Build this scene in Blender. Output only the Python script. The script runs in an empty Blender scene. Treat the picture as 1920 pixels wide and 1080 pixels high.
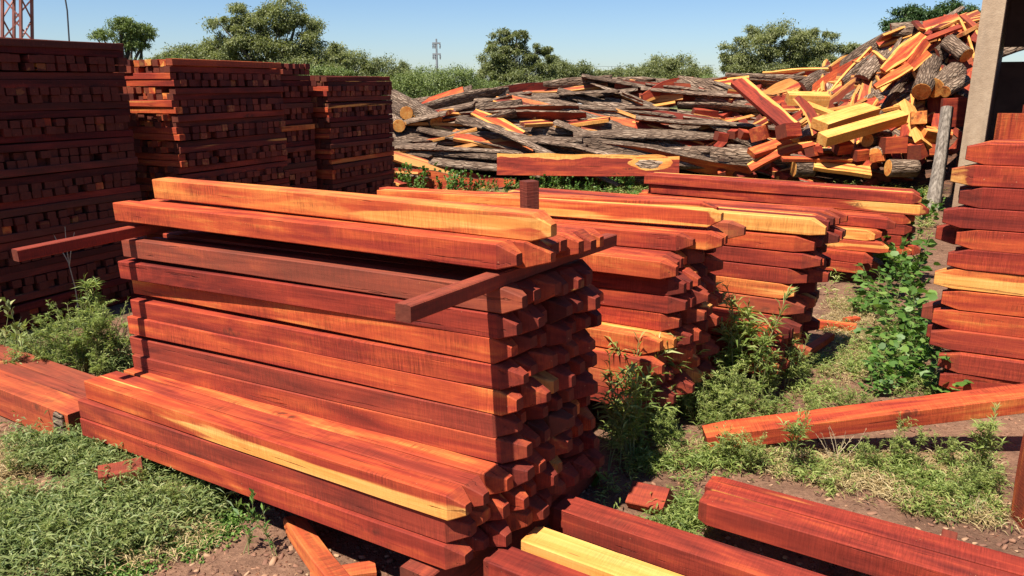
import bpy, math, random
import numpy as np
from mathutils import Vector, Matrix, noise

rnd = random.Random(7)
npr = np.random.RandomState(11)
SC = bpy.context.scene
COL = SC.collection
R = math.radians

# ------------------------------------------------------------------ camera
H, F, PITCH = 1.65, 1440.0, R(14.9)
cp, sp = math.cos(PITCH), math.sin(PITCH)
cam = bpy.data.cameras.new('camera')
cam.sensor_width = 36.0
cam.lens = F / 1920 * 36
cam.clip_end = 2000
cam.clip_start = 0.02
co = bpy.data.objects.new('camera', cam)
co.location = (0, 0, H)
co.rotation_euler = (R(90) - PITCH, 0, 0)
COL.objects.link(co)
SC.camera = co

def ray(u, v):
    x = (u - 960) / F
    y = (540 - v) / F
    return Vector((x, cp + y * sp, -sp + y * cp))
def G(u, v, z=0.0):                 # point of the photograph on the level z
    r = ray(u, v)
    t = (z - H) / r.z
    return Vector((0, 0, H)) + r * t
def D(u, v, d):                     # point of the photograph at depth d
    return Vector((0, 0, H)) + ray(u, v) * d
def px(p):
    x, y, z = p[0], p[1], p[2] - H
    d = y * cp - z * sp
    return (960 + F * x / d, 540 - F * (y * sp + z * cp) / d, d)

# ------------------------------------------------------------------ tags
ORD = ('first second third fourth fifth sixth seventh eighth ninth tenth eleventh twelfth thirteenth fourteenth '
       'fifteenth sixteenth seventeenth eighteenth nineteenth twentieth').split()
TENS = {20: 'twenty', 30: 'thirty', 40: 'forty', 50: 'fifty', 60: 'sixty', 70: 'seventy', 80: 'eighty', 90: 'ninety'}
TENTH = {30: 'thirtieth', 40: 'fortieth', 50: 'fiftieth', 60: 'sixtieth', 70: 'seventieth', 80: 'eightieth', 90: 'ninetieth'}
def ordn(i):                        # 1 -> first
    if i <= 20: return ORD[i - 1]
    t, o = i // 10 * 10, i % 10
    return TENTH[t] if o == 0 else TENS[t] + '-' + ORD[o - 1]
def tag(o, label=None, cat=None, group=None, kind=None):
    if label: o['label'] = label
    if cat: o['category'] = cat
    if group: o['group'] = group
    o['kind'] = kind or 'thing'
    return o
def link(name, me, parent=None):
    o = bpy.data.objects.new(name, me)
    COL.objects.link(o)
    if parent: o.parent = parent
    return o
def empty(name, loc=(0, 0, 0)):
    o = bpy.data.objects.new(name, None)
    o.location = loc
    o.empty_display_size = .1
    COL.objects.link(o)
    return o
def copy(o, parent=None):
    c = o.copy()
    COL.objects.link(c)
    if parent: c.parent = parent
    for ch in list(o.children):
        d = ch.copy()
        COL.objects.link(d)
        d.parent = c
    return c

# ------------------------------------------------------------------ meshes
def mesh(name, V, Fs, mats=(), mi=None, smooth=False):
    me = bpy.data.meshes.new(name)
    V = np.asarray(V, dtype=np.float32).reshape(-1, 3)
    if isinstance(Fs, np.ndarray):
        n, k = Fs.shape
        me.vertices.add(len(V)); me.vertices.foreach_set('co', V.ravel())
        me.loops.add(n * k); me.loops.foreach_set('vertex_index', Fs.ravel().astype(np.int32))
        me.polygons.add(n)
        me.polygons.foreach_set('loop_start', np.arange(0, n * k, k, dtype=np.int32))
        me.polygons.foreach_set('loop_total', np.full(n, k, dtype=np.int32))
        me.update(calc_edges=True)
    else:
        me.from_pydata(V.tolist(), [], [tuple(f) for f in Fs])
    for m in mats: me.materials.append(m)
    if mi is not None: me.polygons.foreach_set('material_index', np.asarray(mi, dtype=np.int32))
    if smooth: me.polygons.foreach_set('use_smooth', np.ones(len(me.polygons), dtype=bool))
    me.validate()
    return me
class MB:
    def __init__(s): s.V, s.F, s.M, s.E = [], [], [], []
    def loft(s, rings, mi=0, cap=True, closed=True, edge=None):
        b = len(s.V); k = len(rings[0])
        for ri, r in enumerate(rings):
            s.V += [tuple(p) for p in r]
            s.E += list(edge) if edge is not None else [0.0] * k
        n = k if closed else k - 1
        for i in range(len(rings) - 1):
            for j in range(n):
                j2 = (j + 1) % k
                s.F.append((b + i * k + j, b + (i + 1) * k + j, b + (i + 1) * k + j2, b + i * k + j2)); s.M.append(mi)
        if cap:
            s.F.append(tuple(b + j for j in range(k))); s.M.append(mi)
            e = b + (len(rings) - 1) * k
            s.F.append(tuple(e + j for j in reversed(range(k)))); s.M.append(mi)
    def box(s, c, d, mi=0, rot=None, ch=.004):
        hx, hy, hz = d[0] / 2, d[1] / 2, d[2] / 2
        q = min(ch, hx * .4, hy * .4, hz * .4)
        sec = [(-hy + q, -hz), (hy - q, -hz), (hy, -hz + q), (hy, hz - q), (hy - q, hz), (-hy + q, hz), (-hy, hz - q), (-hy, -hz + q)]
        rings = []
        for x in (-hx, hx):
            ring = []
            for y, z in sec:
                p = Vector((x, y, z))
                if rot is not None: p = rot @ p
                ring.append(p + Vector(c))
            rings.append(ring)
        s.loft(rings, mi)
    def bar(s, a, b, r0, r1=None, n=6, mi=0, cap=True):
        s.tube([a, b], [r0, r1 if r1 is not None else r0], n, mi, cap)
    def tube(s, pts, rad, n=6, mi=0, cap=True):
        pts = [Vector(p) for p in pts]
        rings = []
        prev = None
        for i, p in enumerate(pts):
            t = (pts[min(i + 1, len(pts) - 1)] - pts[max(i - 1, 0)]).normalized()
            if prev is None:
                x = t.orthogonal().normalized()
            else:
                x = (prev - t * prev.dot(t)).normalized()
            prev = x
            y = t.cross(x)
            rings.append([p + (x * math.cos(2 * math.pi * j / n) + y * math.sin(2 * math.pi * j / n)) * rad[i] for j in range(n)])
        s.loft(rings, mi, cap)
    def me(s, name, mats, smooth=False, edge=False):
        m = mesh(name, s.V, s.F, mats, s.M, smooth)
        if edge:
            a = m.attributes.new('edge', 'FLOAT', 'POINT')
            a.data.foreach_set('value', np.asarray(s.E, dtype=np.float32))
        return m
    def build(s, name, mats, parent=None, smooth=False):
        return link(name, s.me(name, mats, smooth), parent)

# ------------------------------------------------------------------ materials
def newmat(name):
    m = bpy.data.materials.new(name)
    m.use_nodes = True
    nt = m.node_tree
    nt.nodes.clear()
    return m, nt
class NT:
    def __init__(s, nt): s.nt = nt
    def n(s, t, **kw):
        x = s.nt.nodes.new(t)
        for k, v in kw.items(): setattr(x, k, v)
        return x
    def set(s, sock, v):
        if hasattr(v, 'is_output') or isinstance(v, bpy.types.NodeSocket): s.nt.links.new(v, sock)
        else: sock.default_value = v
    def math(s, op, a, b=None, c=None, clamp=False):
        x = s.n('ShaderNodeMath', operation=op, use_clamp=clamp)
        s.set(x.inputs[0], a)
        if b is not None: s.set(x.inputs[1], b)
        if c is not None: s.set(x.inputs[2], c)
        return x.outputs[0]
    def vmath(s, op, a, b):
        x = s.n('ShaderNodeVectorMath', operation=op)
        s.set(x.inputs[0], a); s.set(x.inputs[1], b)
        return x.outputs[0]
    def noise(s, vec, scale=1.0, detail=4.0, rough=.55, dist=0.0):
        x = s.n('ShaderNodeTexNoise')
        s.set(x.inputs['Vector'], vec)
        x.inputs['Scale'].default_value = scale; x.inputs['Detail'].default_value = detail
        x.inputs['Roughness'].default_value = rough; x.inputs['Distortion'].default_value = dist
        return x.outputs[0]
    def mrange(s, v, a, b, c=0.0, d=1.0, smooth=True):
        x = s.n('ShaderNodeMapRange', interpolation_type='SMOOTHSTEP' if smooth else 'LINEAR')
        s.set(x.inputs[0], v); s.set(x.inputs[1], a); s.set(x.inputs[2], b)
        x.inputs[3].default_value = c; x.inputs[4].default_value = d
        return x.outputs[0]
    def mix(s, f, a, b, blend='MIX'):
        x = s.n('ShaderNodeMix', data_type='RGBA', blend_type=blend)
        s.set(x.inputs[0], f); s.set(x.inputs[6], a); s.set(x.inputs[7], b)
        return x.outputs[2]
    def ramp(s, f, stops):
        x = s.n('ShaderNodeValToRGB')
        cr = x.color_ramp
        while len(cr.elements) < len(stops): cr.elements.new(.5)
        for e, (p, c) in zip(cr.elements, stops):
            e.position = p; e.color = (*c, 1)
        s.set(x.inputs[0], f)
        return x.outputs[0]
    def bump(s, h, strength, dist):
        x = s.n('ShaderNodeBump')
        x.inputs['Strength'].default_value = strength; x.inputs['Distance'].default_value = dist
        s.set(x.inputs['Height'], h)
        return x.outputs[0]
    def out(s, sh):
        o = s.n('ShaderNodeOutputMaterial')
        s.nt.links.new(sh, o.inputs[0])
    def pbsdf(s, col, rough, normal=None, spec=.3):
        x = s.n('ShaderNodeBsdfPrincipled')
        s.set(x.inputs['Base Color'], col); s.set(x.inputs['Roughness'], rough)
        x.inputs['Specular IOR Level'].default_value = spec
        if normal is not None: s.set(x.inputs['Normal'], normal)
        return x.outputs[0]

def timber():
    m, nt = newmat('timber'); N = NT(nt)
    tc = N.n('ShaderNodeTexCoord'); oi = N.n('ShaderNodeObjectInfo')
    off = N.vmath('SCALE', (37.0, 91.0, 53.0), (0, 0, 0)); off.node.inputs[3].default_value = 1
    nt.links.new(N.math('ADD', oi.outputs['Random'], N.math('SUBTRACT', oi.outputs['Alpha'], 1.0)), off.node.inputs[3])
    v = N.vmath('ADD', tc.outputs['Object'], off)
    sep = N.n('ShaderNodeSeparateColor'); nt.links.new(oi.outputs['Color'], sep.inputs[0])
    tone, sap, dark = sep.outputs[0], sep.outputs[1], sep.outputs[2]
    grain = N.noise(N.vmath('MULTIPLY', v, (1.6, 34, 34)), 1, 6, .6, .6)
    fig = N.noise(N.vmath('MULTIPLY', v, (1.3, 7, 7)), 1, 3, .5, 1.6)
    saw = N.noise(N.vmath('MULTIPLY', v, (170, 7, 7)), 1, 4, .7)
    sawb = N.noise(N.vmath('MULTIPLY', v, (34, 5, 5)), 1, 3, .6)
    t = N.math('ADD', tone, N.math('MULTIPLY', N.math('SUBTRACT', grain, .5), .52))
    t = N.math('ADD', t, N.math('MULTIPLY', N.math('SUBTRACT', fig, .5), .70))
    t = N.math('ADD', t, N.math('MULTIPLY', N.math('SUBTRACT', saw, .5), .16))
    col = N.ramp(t, [(0.0, (.038, .006, .006)), (.20, (.110, .013, .011)), (.42, (.265, .032, .018)), (.60, (.44, .074, .024)),
                     (.84, (.68, .25, .055)), (1.0, (.80, .44, .12))])
    # sapwood along one edge or in tongues
    sn = N.noise(N.vmath('MULTIPLY', v, (.42, 7.5, 7.5)), 1, 3, .5, .4)
    thr = N.math('SUBTRACT', .82, N.math('MULTIPLY', sap, .42))
    sm = N.mrange(N.math('ADD', sn, N.math('MULTIPLY', N.math('SUBTRACT', grain, .5), .07)), thr, N.math('ADD', thr, .040))
    at = N.n('ShaderNodeAttribute', attribute_name='edge')
    en = N.math('ADD', at.outputs['Fac'], N.math('MULTIPLY', N.math('SUBTRACT', N.noise(N.vmath('MULTIPLY', v, (2.2, 2, 2)), 1, 3, .5), .5), .9))
    em = N.mrange(en, .58, .64)
    sm = N.math('MAXIMUM', sm, em)
    scol = N.ramp(N.math('ADD', grain, N.math('MULTIPLY', fig, .35)), [(.3, (.52, .165, .034)), (.62, (.67, .285, .064)), (.95, (.78, .43, .13))])
    col = N.mix(sm, col, scol)
    # saw chatter and dark weathering drips
    drip = N.math('MULTIPLY', N.mrange(saw, .40, .60), N.mrange(N.noise(N.vmath('MULTIPLY', v, (2.4, 11, 11)), 1, 4, .6), .47, .66))
    col = N.mix(N.math('MULTIPLY', drip, N.math('SUBTRACT', .62, N.math('MULTIPLY', sm, .42))), col, (.095, .014, .010, 1))
    band = N.math('MULTIPLY', N.mrange(sawb, .3, .7, .92, 1.06), N.mrange(N.noise(N.vmath('MULTIPLY', v, (260, 14, 14)), 1, 3, .7), .3, .7, .74, 1.2))
    band = N.math('ADD', N.math('MULTIPLY', N.math('SUBTRACT', band, 1.0), N.mrange(N.noise(N.vmath('MULTIPLY', v, (1.7, 4, 4)), 1, 3, .6), .38, .62, .12, 1.0)), 1.0)
    bn = N.n('ShaderNodeCombineColor')
    for i in range(3): nt.links.new(band, bn.inputs[i])
    col = N.mix(1.0, col, bn.outputs[0], 'MULTIPLY')
    stain = N.mrange(N.noise(v, 4.5, 5, .65), .56, .74)
    col = N.mix(N.math('MULTIPLY', stain, N.math('ADD', .25, N.math('MULTIPLY', dark, .6))), col, (.10, .026, .018, 1))
    knot = N.n('ShaderNodeTexVoronoi'); N.set(knot.inputs['Vector'], N.vmath('MULTIPLY', v, (1.7, 5.5, 5.5))); knot.inputs['Scale'].default_value = 1
    km = N.math('MULTIPLY', N.mrange(knot.outputs['Distance'], .17, .08), N.mrange(N.noise(v, 30, 3), .35, .6))
    col = N.mix(N.math('MULTIPLY', km, .75), col, (.045, .016, .012, 1))
    # weathered brown (dark channel)
    col = N.mix(N.math('MULTIPLY', dark, .55), col, N.mix(grain, (.10, .040, .026, 1), (.26, .115, .06, 1)))
    # end grain, with ends and hewn facets painted darker to stand for shade
    sx = N.n('ShaderNodeSeparateXYZ'); nt.links.new(tc.outputs['Normal'], sx.inputs[0])
    endm = N.math('ADD', N.math('MULTIPLY', N.mrange(N.math('ABSOLUTE', sx.outputs[0]), .15, .3), .42), N.math('MULTIPLY', N.mrange(N.math('ABSOLUTE', sx.outputs[0]), .86, .96), .58))
    ec = N.mix(N.noise(N.vmath('MULTIPLY', v, (4, 60, 60)), 1, 4), (.045, .012, .009, 1), (.15, .042, .024, 1))
    col = N.mix(N.math('MULTIPLY', endm, N.mrange(tone, .50, .62, .82, .12)), col, ec)
    crack = N.math('MULTIPLY', N.mrange(N.noise(N.vmath('MULTIPLY', v, (2.2, 48, 48)), 1, 3, .6, .3), .66, .70), .7)
    col = N.mix(N.math('MULTIPLY', crack, .6), col, (.03, .010, .008, 1))
    # pale dust and sawdust flecks
    fl = N.mrange(N.noise(v, 75, 3, .6), .70, .76)
    col = N.mix(N.math('MULTIPLY', fl, .35), col, (.62, .36, .18, 1))
    h = N.math('ADD', N.math('MULTIPLY', saw, .8), N.math('ADD', N.math('MULTIPLY', grain, .5), N.math('MULTIPLY', crack, -1.2)))
    nor = N.bump(h, .75, .005)
    N.out(N.pbsdf(col, N.mrange(grain, .3, .7, .68, .85), nor, .13))
    return m
def bark_mat(name='bark', c0=(.040, .023, .015), c1=(.205, .135, .092), c2=(.42, .31, .22)):
    m, nt = newmat(name); N = NT(nt)
    tc = N.n('ShaderNodeTexCoord'); oi = N.n('ShaderNodeObjectInfo')
    off = N.vmath('SCALE', (17.0, 71.0, 33.0), (0, 0, 0)); nt.links.new(oi.outputs['Random'], off.node.inputs[3])
    v = N.vmath('ADD', tc.outputs['Object'], off)
    vo = N.n('ShaderNodeTexVoronoi', feature='DISTANCE_TO_EDGE')
    N.set(vo.inputs['Vector'], N.vmath('ADD', N.vmath('MULTIPLY', v, (5, 26, 26)), N.noise(v, 9, 4)))
    vo.inputs['Scale'].default_value = 1
    d = N.mrange(vo.outputs['Distance'], .0, .22)
    f = N.noise(N.vmath('MULTIPLY', v, (14, 60, 60)), 1, 6, .7)
    t = N.math('MULTIPLY', N.math('ADD', N.math('MULTIPLY', d, .34), N.math('MULTIPLY', f, .78)), N.mrange(N.noise(v, 2.5, 3), .3, .7, .65, 1.12))
    col = N.ramp(t, [(.12, c0), (.55, c1), (.95, c2)])
    ov = N.math('ADD', .62, N.math('MULTIPLY', oi.outputs['Random'], .5))
    oc = N.n('ShaderNodeCombineColor')
    for i in range(3): nt.links.new(ov, oc.inputs[i])
    col = N.mix(1.0, col, oc.outputs[0], 'MULTIPLY')
    nor = N.bump(N.math('ADD', d, N.math('MULTIPLY', f, .6)), 1.0, .02)
    N.out(N.pbsdf(col, .9, nor, .15))
    return m
def leaf_mat(name, stops, trans=.35, rough=.5):
    m, nt = newmat(name); N = NT(nt)
    g = N.n('ShaderNodeNewGeometry'); oi = N.n('ShaderNodeObjectInfo'); tc = N.n('ShaderNodeTexCoord')
    cl = N.noise(tc.outputs['Object'], 1.1, 3, .5)
    t = N.math('ADD', N.math('MULTIPLY', g.outputs['Random Per Island'], .62), N.math('MULTIPLY', N.math('SUBTRACT', oi.outputs['Random'], .5), .18))
    t = N.math('ADD', t, N.math('MULTIPLY', cl, .38))
    col = N.ramp(t, stops)
    p = N.pbsdf(col, rough, None, .35)
    tr = N.n('ShaderNodeBsdfTranslucent')
    N.set(tr.inputs[0], N.mix(1.0, col, (1.0, 1.05, .55, 1), 'MULTIPLY'))
    mx = N.n('ShaderNodeMixShader'); mx.inputs[0].default_value = trans
    nt.links.new(p, mx.inputs[1]); nt.links.new(tr.outputs[0], mx.inputs[2])
    N.out(mx.outputs[0])
    return m
def plain(name, c, rough=.7, var=.25, scale=20.0, bump=.002, spec=.3, metal=0.0):
    m, nt = newmat(name); N = NT(nt)
    tc = N.n('ShaderNodeTexCoord')
    f = N.noise(tc.outputs['Object'], scale, 5, .6)
    f2 = N.noise(tc.outputs['Object'], scale * .12, 3, .6)
    k = N.math('ADD', N.math('MULTIPLY', f, .5), N.math('MULTIPLY', f2, .5))
    col = N.mix(N.mrange(k, .3, .7), tuple(x * (1 - var) for x in c) + (1,), tuple(min(1, x * (1 + var)) for x in c) + (1,))
    sh = N.pbsdf(col, rough, N.bump(f, .6, bump), spec)
    sh.node.inputs['Metallic'].default_value = metal
    N.out(sh)
    return m
def concrete_mat():
    m, nt = newmat('concrete'); N = NT(nt)
    tc = N.n('ShaderNodeTexCoord'); v = tc.outputs['Object']
    f = N.noise(v, 14, 6, .6); b = N.noise(N.vmath('MULTIPLY', v, (3, 3, .9)), 1, 5, .6)
    st = N.mrange(N.noise(N.vmath('MULTIPLY', v, (9, 9, .6)), 1, 4), .5, .75)
    col = N.ramp(N.math('ADD', N.math('MULTIPLY', f, .45), N.math('MULTIPLY', b, .55)), [(.3, (.26, .18, .115)), (.55, (.38, .275, .18)), (.75, (.48, .37, .25))])
    col = N.mix(N.math('MULTIPLY', st, .45), col, (.15, .115, .09, 1))
    sx = N.n('ShaderNodeSeparateXYZ'); nt.links.new(v, sx.inputs[0])
    # splashed red dirt at the foot
    col = N.mix(N.math('MULTIPLY', N.mrange(N.math('ADD', sx.outputs[2], N.math('MULTIPLY', b, .5)), 1.1, .4), .45), col, (.22, .10, .06, 1))
    N.out(N.pbsdf(col, .92, N.bump(N.math('ADD', f, N.noise(v, 60, 3)), .5, .006), .15))
    return m
def soil_mat():
    m, nt = newmat('soil'); N = NT(nt)
    g = N.n('ShaderNodeNewGeometry'); v = g.outputs['Position']
    a = N.noise(v, 1.3, 4, .6); b = N.noise(v, 11, 6, .7); c = N.noise(v, 70, 4, .7)
    t = N.math('ADD', N.math('MULTIPLY', a, .35), N.math('ADD', N.math('MULTIPLY', b, .4), N.math('MULTIPLY', c, .25)))
    col = N.ramp(t, [(.32, (.055, .030, .021)), (.47, (.145, .078, .050)), (.58, (.235, .130, .082)), (.72, (.36, .225, .145))])
    chips = N.n('ShaderNodeTexVoronoi'); N.set(chips.inputs['Vector'], v); chips.inputs['Scale'].default_value = 55
    cm = N.math('MULTIPLY', N.mrange(chips.outputs['Distance'], .32, .22), N.mrange(b, .45, .6))
    cc = N.ramp(N.math('MULTIPLY', chips.outputs['Color'], 1.0), [(.2, (.10, .03, .02)), (.55, (.30, .12, .06)), (.9, (.46, .29, .16))])
    col = N.mix(N.math('MULTIPLY', cm, .8), col, cc)
    # dry grass and weeds cover the ground farther off
    sx = N.n('ShaderNodeSeparateXYZ'); nt.links.new(v, sx.inputs[0])
    far = N.mrange(N.math('ADD', sx.outputs[1], N.math('MULTIPLY', a, 9.0)), 13.0, 24.0)
    gc = N.mix(N.mrange(b, .35, .65), (.085, .105, .035, 1), (.21, .20, .085, 1))
    col = N.mix(far, col, gc)
    h = N.math('ADD', N.math('MULTIPLY', b, .8), N.math('ADD', N.math('MULTIPLY', c, .35), N.math('MULTIPLY', cm, .3)))
    N.out(N.pbsdf(col, .95, N.bump(h, .9, .03), .1))
    return m

TIM = timber()
BARK = bark_mat()
TRUNK = bark_mat('tree_bark', (.04, .032, .026), (.14, .115, .09), (.24, .20, .16))
def stake_mat():
    m, nt = newmat('weathered_stake_wood'); N = NT(nt)
    v = N.n('ShaderNodeTexCoord').outputs['Object']
    f = N.noise(N.vmath('MULTIPLY', v, (40, 40, 2.2)), 1, 6, .65)
    N.out(N.pbsdf(N.ramp(f, [(.3, (.05, .04, .032)), (.5, (.19, .155, .125)), (.7, (.33, .28, .23))]), .9, N.bump(f, .8, .01), .15)); return m
STAKE = stake_mat()
CONC = concrete_mat()
SOIL = soil_mat()
L_WEED = leaf_mat('weed_leaf', [(.08, (.075, .125, .024)), (.4, (.200, .265, .062)), (.7, (.35, .395, .115)), (1.0, (.55, .54, .23))], .45)
L_LUSH = leaf_mat('lush_leaf', [(.05, (.035, .085, .014)), (.45, (.090, .180, .030)), (.8, (.19, .29, .06)), (1.0, (.34, .38, .10))])
L_PALE = leaf_mat('pale_leaf', [(.05, (.10, .14, .04)), (.5, (.24, .29, .10)), (1.0, (.46, .44, .20))])
L_DRY = leaf_mat('dry_leaf', [(.05, (.20, .13, .05)), (.5, (.38, .28, .13)), (1.0, (.55, .44, .24))], .2)
L_ACA = leaf_mat('acacia_leaf', [(.05, (.080, .098, .040)), (.45, (.178, .202, .084)), (.8, (.285, .298, .135)), (1.0, (.38, .38, .19))], .42)
L_BRIGHT = leaf_mat('bright_tree_leaf', [(.05, (.075, .11, .03)), (.5, (.165, .215, .07)), (1.0, (.29, .33, .12))], .35)
L_DARK = leaf_mat('dark_tree_leaf', [(.05, (.018, .042, .014)), (.5, (.050, .095, .028)), (1.0, (.12, .17, .055))], .25)
STEM = plain('stem_green', (.20, .20, .075), .7)
STEM_DRY = plain('stem_dry', (.42, .34, .22), .8)
RUST = plain('red_oxide_steel', (.23, .085, .065), .6, .3, 8)
GREY_STEEL = plain('grey_pylon_steel', (.20, .21, .23), .6)
CABLE = plain('black_cable', (.02, .02, .022), .6)
ROOF = plain('dark_roof_sheet', (.06, .045, .04), .7, .3, 3)
SHEDWALL = plain('dark_board_wall', (.055, .032, .024), .8, .4, 5)
WHITE = plain('white_tarp', (.80, .80, .80), .5, .05)

# ------------------------------------------------------------------ posts
def post_mesh(L, w, h, rs, tip=.060, tipk=(.36, .52), wane=0.0, seg=10, bow=.008, flat_end=True):
    """x runs from -L to the shoulder at 0, then the hewn point; base of the post at z = 0"""
    mb = MB()
    q = .0035
    xs = [-L + L * i / seg for i in range(seg + 1)]
    ph, amp, amp2 = rs.uniform(0, 6), rs.uniform(-bow, bow), rs.uniform(-bow, bow) * .5
    sd = rs.uniform(0, 100)
    rings = []
    def section(x, ww, hh, cy, cz, k):
        a, b = ww / 2, hh / 2
        wn = k
        c2 = max(q, wn)
        return [(x, cy - a + q, cz - b), (x, cy + a - q, cz - b), (x, cy + a, cz - b + q), (x, cy + a, cz + b - c2),
                (x, cy + a - c2, cz + b), (x, cy - a + q, cz + b), (x, cy - a, cz + b - q), (x, cy - a, cz - b + q)]
    for x in xs:
        f = (x + L) / L
        bo = amp * math.sin(math.pi * f) ; bo2 = amp2 * math.sin(math.pi * f + ph)
        nz = noise.noise((x * 3.1, sd, 0)) * .0022
        wv = wane * max(0, noise.noise((x * 1.3, sd, 5)) + .15)
        rings.append(section(x, w + nz, h + noise.noise((x * 2.7, sd, 9)) * .002, bo, h / 2 + bo2, wv))
    if tip:
        k1, k2 = rs.uniform(*tipk), rs.uniform(*tipk)
        oy, oz = rs.uniform(-.5, .5) * w * (1 - k1), rs.uniform(-.6, .2) * h * (1 - k2)
        rings.append(section(tip * rs.uniform(.85, 1.15), w * k1, h * k2, oy, h / 2 + oz * .5, 0))
    mb.loft(rings)
    return mb.me('fence_post', [TIM])

FRAME_O = Vector((-.199, 2.057, 0)); YAW = .584
D1 = Vector((math.cos(YAW), -math.sin(YAW), 0)); D2 = Vector((math.sin(YAW), math.cos(YAW), 0))
def FR(a, b, z=0.0): return FRAME_O + D1 * a + D2 * b + Vector((0, 0, z))

def hue(tone, sap, dark):
    if dark > .5: return 'brown'
    if tone > .82: return 'yellow'
    if tone > .66: return 'orange'
    if tone > .50: return 'orange-red'
    if tone > .36: return 'red'
    return 'maroon'
def color_for(rs, bias=0.0, sapp=.2):
    t = min(.80, max(.14, rs.gauss(.43 + bias, .13)))
    s = rs.uniform(.35, .7) if rs.random() < sapp else rs.uniform(0, .3)
    d = rs.uniform(.5, .8) if rs.random() < .12 else rs.uniform(0, .25)
    return (t, s, d, 1)

class PostSet:
    def __init__(s, n, L, w, h, seed, **kw):
        rs = random.Random(seed)
        s.L, s.w, s.h = L, w, h
        s.m = [post_mesh(L * rs.uniform(.985, 1.0), w * rs.uniform(.93, .99), h * rs.uniform(.93, .985), rs, **kw) for _ in range(n)]
    def put(s, rs, P, yaw=YAW, tilt=0.0, flip=False, col=None, jit=.03, yj=.006, label=None, group=None, cat='post', roll=0.0, name='fence_post'):
        o = link(name, rs.choice(s.m))
        rz = -yaw + rs.gauss(0, yj) + (math.pi if flip else 0)
        sh = D1.copy(); sh = Vector((math.cos(yaw), -math.sin(yaw), math.sin(tilt)))
        o.location = Vector(P) + sh * rs.gauss(0, jit)
        o.rotation_euler = (roll + rs.gauss(0, .012), (tilt if flip else -tilt) + rs.gauss(0, .0025), rz)
        o.color = col or color_for(rs)
        tag(o, label, cat, group)
        return o

POSTS = PostSet(16, 2.09, .0865, .0865, 3)
rs = random.Random(21)

# ---- main stack -----------------------------------------------------------
GM = 'pointed posts of the front stack'
h = .0865; w = .0865
T0 = .0476
def zc(layer, b): return .20 + layer * h * (1 - .055 * b / .85)
main_over = {}
for k in range(3):                                   # lower tier, ten columns
    for j in range(10):
        b = j * w
        col = color_for(rs, -.02, .3)
        if (k, j) == (2, 0): col = (.53, .55, .05, .77)
        if (k, j) == (2, 1): col = (.45, .2, .2, 1)
        if (k, j) == (2, 2): col = (.60, .1, .1, 1)
        if (k, j) == (1, 0): col = (.40, .1, .25, 1)
        if (k, j) == (0, 0): col = (.47, .15, .1, 1)
        POSTS.put(rs, FR((.0, -.01, 0.0)[k] + (.03 if j > 2 else 0), b + w / 2 + (.012 * (k == 1 and j == 0)), zc(k, b)), tilt=T0, col=col, jit=.012 if j == 0 else .022,
                  label='%s post, %s layer from the ground, %s from the near side, front stack' % (hue(*col[:3]), ordn(k + 1), ordn(j + 1)), group=GM)
up_cols = [(.44, .1, .75), (.33, .0, .1), (.60, .38, .05), (.44, .1, .1), (.52, .25, .1), (.40, .05, .35), (.46, .1, .25)]
for k in range(7):                                   # upper tier, seven columns
    for j in range(7):
        b = 3 * w + j * w
        col = (*up_cols[k], 1) if j == 0 else color_for(rs, -.05, .2)
        kk = 9 - k
        POSTS.put(rs, FR(.012 + (.02 if k == 0 else 0), b + w / 2, zc(kk, b)), tilt=T0 - .012 * (kk - 6) / 4, col=col, jit=.01 if j == 0 else .022,
                  label='%s post, %s from near side, %s layer below the spacer sticks, front stack' % (hue(*col[:3]), ordn(j + 1), ordn(k + 1)), group=GM)
# spacer sticks on the upper tier
STK = PostSet(4, 1.30, .052, .050, 8, tip=0)
ztop = zc(10, 3 * w) + .002
for a, bn, L, lab, dy in ((.012, -.43, 1.3, 'brown spacer stick poking out toward the right near corner of the front stack', .03), (-1.98, -.47, 1.3, 'brown spacer stick poking out past the left end of the front stack', -.02)):
    P = FR(a, 3 * w + bn, ztop + (a) * math.sin(T0) * .9 - .0)
    o = link('spacer_stick', STK.m[0] if a > -1 else STK.m[1])
    o.rotation_euler = (0, R(-1.2 if a > -1 else 2.2), math.pi / 2 - YAW + math.pi + dy)
    o.location = P
    o.color = (.44, .1, .6, 1) if a > -1 else (.42, .1, .35, 1)
    tag(o, lab, 'stick', 'spacer sticks of the front stack')
# top course
zt = ztop + .052
top_cols = [(.52, .1, .05), (.56, .75, .1), (.50, .5, .1), (.52, .2, .0), (.55, .2, 0), (.50, .2, 0), (.58, .6, 0)]
for j in range(7):
    b = 3 * w + j * w
    col = (*top_cols[j], 1)
    sh = (.012, .06, .03, .015, .03, .035, .03)[j]
    POSTS.put(rs, FR(sh, b + w / 2 - .01, zt - .045 * j * w / .6), tilt=T0 - .026, col=col, jit=.004, yj=.004,
              label='%s post above the spacer sticks, %s from near side, front stack' % (hue(*col[:3]), ordn(j + 1)), group=GM)
o = POSTS.put(rs, FR(.075, 3 * w + 1.6 * w, zt + .078), yaw=YAW + .012, tilt=T0 - .03, col=(.70, .55, .20, 1), jit=0, yj=0,
              label='topmost post of the front stack, pale yellow and orange with dark scars', group=GM)
o.scale = (.965, 1.05, 1.05)
# skids under the stack
SKID = PostSet(3, 1.15, .12, .15, 17, tip=0)
for a, lab in ((-.10, 'dark timber skid under the right end of the front stack'), (-1.72, 'dark timber skid under the left end of the front stack')):
    o = link('skid', SKID.m[0] if a > -1 else SKID.m[1])
    o.location = FR(a, -.04 if a > -1 else -.16, -.0 if a > -1 else -.05)
    o.rotation_euler = (0, 0, math.pi / 2 - YAW + math.pi)
    o.scale = (1, 1, 1.25 if a > -1 else 1.0)
    o.color = (.30, .05, .45, 1)
    tag(o, lab, 'skid', 'skids under the front stack')

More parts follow.
